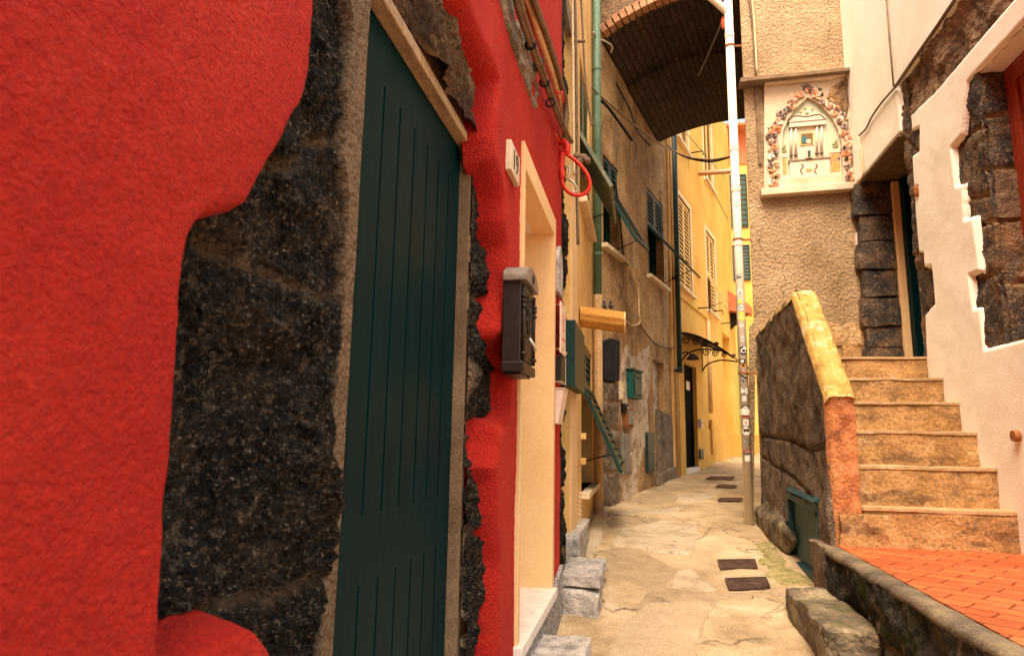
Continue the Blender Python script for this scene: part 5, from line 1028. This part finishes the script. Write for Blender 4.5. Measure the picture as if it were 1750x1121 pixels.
hole1 = ~((UU > OP1[0]+.01) & (ZZ > OP1[2]) & (ZZ < OP1[3]) & (UU < 6.6)); hole2 = ~((UU < OP2[1]-.01) & (ZZ > OP2[2]+.01) & (ZZ < OP2[3]-.012))
obj('plaster', MB().heights(W, wu, wz, ow, (sw > -.004) & hole1 & hole2), WHITE, wh, smooth=True, recalc=False)
su2 = np.arange(2.72, 5.33, .018); sz2 = np.arange(.50, 2.9, .018)
jq = [W.pxl(q, -.03) for q in ([(1600, 120), (1604, 155)], [(1640, 340), (1720, 330)], [(1640, 236), (1700, 215)], [(1655, 480), (1740, 455)], [(1660, 385), (1720, 375)], [(1540, 350), (1562, 340)], [(1550, 445), (1580, 430)], [(1555, 470), (1595, 455)], [(1560, 540), (1590, 530)], [(1545, 300), (1562, 292)], [(1540, 232), (1572, 262)])]
stone('stone_quoins', W, su2, sz2, -.030, .018, jq, QUOIN, wh, seed=51, holes=[(2.0, OP2[1], OP2[2]-.02, OP2[3]), (2.0, 5.2, 2.42, 3.0)])
stone('lintel_stones', W, np.arange(2.72, 5.315, .015), np.arange(2.40, 2.86, .012), -.036, .03, [W.pxl([(1598, 110), (1606, 158)], -.03)], BROWNSTONE, wh, seed=58)
# far reveal of the near window, frame and glass
V_ = Frame((0, OP2[1], 0), (1, 0, 0), (0, -1, 0))
rj = [[(2.0, z), (2.4, z+.015)] for z in (.93, 1.30, 1.62, 1.95)]
stone('window_jamb', V_, np.arange(2.035, 2.27, .012), np.arange(.57, 2.24, .014), -.008, .02, rj, QUOIN, wh, seed=61)
obj('jamb_stone', roughblock(MB(), 2.055, 2.23, OP2[1]-.018, OP2[1]+.05, 1.31, 1.60, 62, .005), ORANGE if False else BROWNSTONE, wh, label='light brown dressed stone in the window jamb')
obj('window_soffit', MB().box(W, 2.92, OP2[1]+.05, OP2[3]-.002, OP2[3]+.1, -.35, -.03), WHITE, wh)
obj('window_sill', MB().box(W, 2.92, OP2[1]+.02, OP2[2]-.06, OP2[2]+.002, -.35, -.012), MORTAR, wh)
wf = obj('window', MB().box(W, 4.04, OP2[1]-.002, OP2[2]+.002, OP2[3]-.004, -.26, -.15).box(W, 2.92, 4.04, OP2[3]-.12, OP2[3]-.004, -.26, -.15).box(W, 2.92, 4.04, OP2[2]+.002, OP2[2]+.1, -.26, -.15).box(W, 3.90, 4.03, OP2[2]+.1, OP2[3]-.12, -.25, -.17), REDWOOD, wh, bevel=.004, label='red brown wooden window frame')
obj('pane', MB().box(W, 2.92, 3.9, OP2[2]+.1, OP2[3]-.12, -.23, -.215), DARK, wf)
obj('handle', MB().box(W, 3.94, 3.97, 1.30, 1.42, -.169, -.14), BLACKIRON, wf, bevel=.004)
# doorway at the top of the stairs
D_ = Frame((0, 6.40, 0), (1, 0, 0), (0, -1, 0))
qb = [.60, .86, 1.05, 1.32, 1.58, 1.85, 2.10, 2.42]
for i in range(len(qb)-1):
    obj('door_quoin', roughblock(MB(), 1.985+.03*(i % 2), 2.30, 6.36+.012*(i % 2), 6.49, qb[i]+.004, qb[i+1]-.006, 70+i, .008, 8), QUOIN, wh)
obj('door_jamb', MB().wbox(2.301, 2.36, 6.33, 6.48, .58, 2.4), CREAM, wh, bevel=.004)
gd = obj('door', MB().wbox(2.40, 2.44, 5.2, 6.40, .62, 2.4).wbox(2.36, 2.44, 6.24, 6.325, .60, 2.4).wbox(2.388, 2.40, 5.9, 6.2, .95, 1.6), GREEN, wh, bevel=.004)
obj('door_threshold', roughblock(MB(), 1.96, 2.5, 5.30, 6.42, .50, .625, 83, .006), NOSING, wh)
obj('door_soffit', MB().wbox(2.035, 2.6, 5.28, 6.48, 2.425, 2.5), CABLE, wh)
obj('near_jamb', MB().wbox(2.06, 2.5, 5.20, 5.318, .5, 2.45), QUOIN, wh)
obj('back_wall', MB().wbox(2.45, 5, 2.71, 6.5, -1.3, 4.45).wbox(2.03, 2.44, 2.71, 2.9, -1.3, 4.45), WHITE, wh)
sc0 = thing('white_switch_plate', 'small pale plate with an arched slot on the quoin left of the green doorway', 'plate', S.p(2.0, 1.2)); q = S.pxl([(1461, 400), (1473, 392), (1476, 437), (1464, 447)], .02)
obj('body', MB().prism(S, q, .0, .03), PLASTICW, sc0, bevel=.004); e_ = S.px(1469, 425, .03); obj('slot', MB().box(S, e_[0]-.014, e_[0]+.014, e_[1]-.06, e_[1]+.03, .0305, .034), STEP, sc0)
# lines on the white house
def pathW(pts, off=.015): return [W.p(*W.px(x, y, off), off) for x, y in pts]
solo('wall_cable', MB().tube(pathW([(1513, -20), (1521, 80), (1527, 148)]), .006, 6), CABLE, 'thin brown cable running down the upper white wall', 'cable', smooth=True)
solo('wall_cable', MB().tube(smoothp(pathW([(1529, 150), (1522, 158), (1505, 178), (1490, 200), (1480, 220), (1468, 232)])), .009, 6), CABLE, 'brown cable crossing the white wall diagonally toward the shrine', 'cable', smooth=True)
solo('lead_flashing', MB().tube(pathW([(1640, -12), (1600, 48), (1560, 105), (1530, 149)], .012), .014, 6), CABLE, 'dark cable along the top of the stone lintel band', 'cable', smooth=True)
solo('wall_cable', MB().tube(smoothp(pathW([(1466, 236), (1472, 260), (1475, 296), (1470, 308)], .02)), .008, 6), CREAMC, 'pale cable dropping beside the shrine to the green doorway', 'cable', smooth=True)
solo('lintel_board', MB().box(W, 5.33, 6.3, 2.385, 2.408, -.02, .012), CABLE, 'thin dark drip board above the green doorway', 'board', bevel=.003)
q = W.px(1568, 326, 0); solo('iron_stub', MB().blob(W.p(q[0], q[1], .0), .025, .03, .05, 3, .2, 10, 8), RUST, 'rusty stub stuck in the white pier between the openings', 'metal stub')
q = W.px(1741, 745, 0); solo('round_fitting', MB().disc(W.p(q[0], q[1], 0), W.N, .03, .03), RUST, 'round dark fitting on the white wall at the right edge', 'fitting')
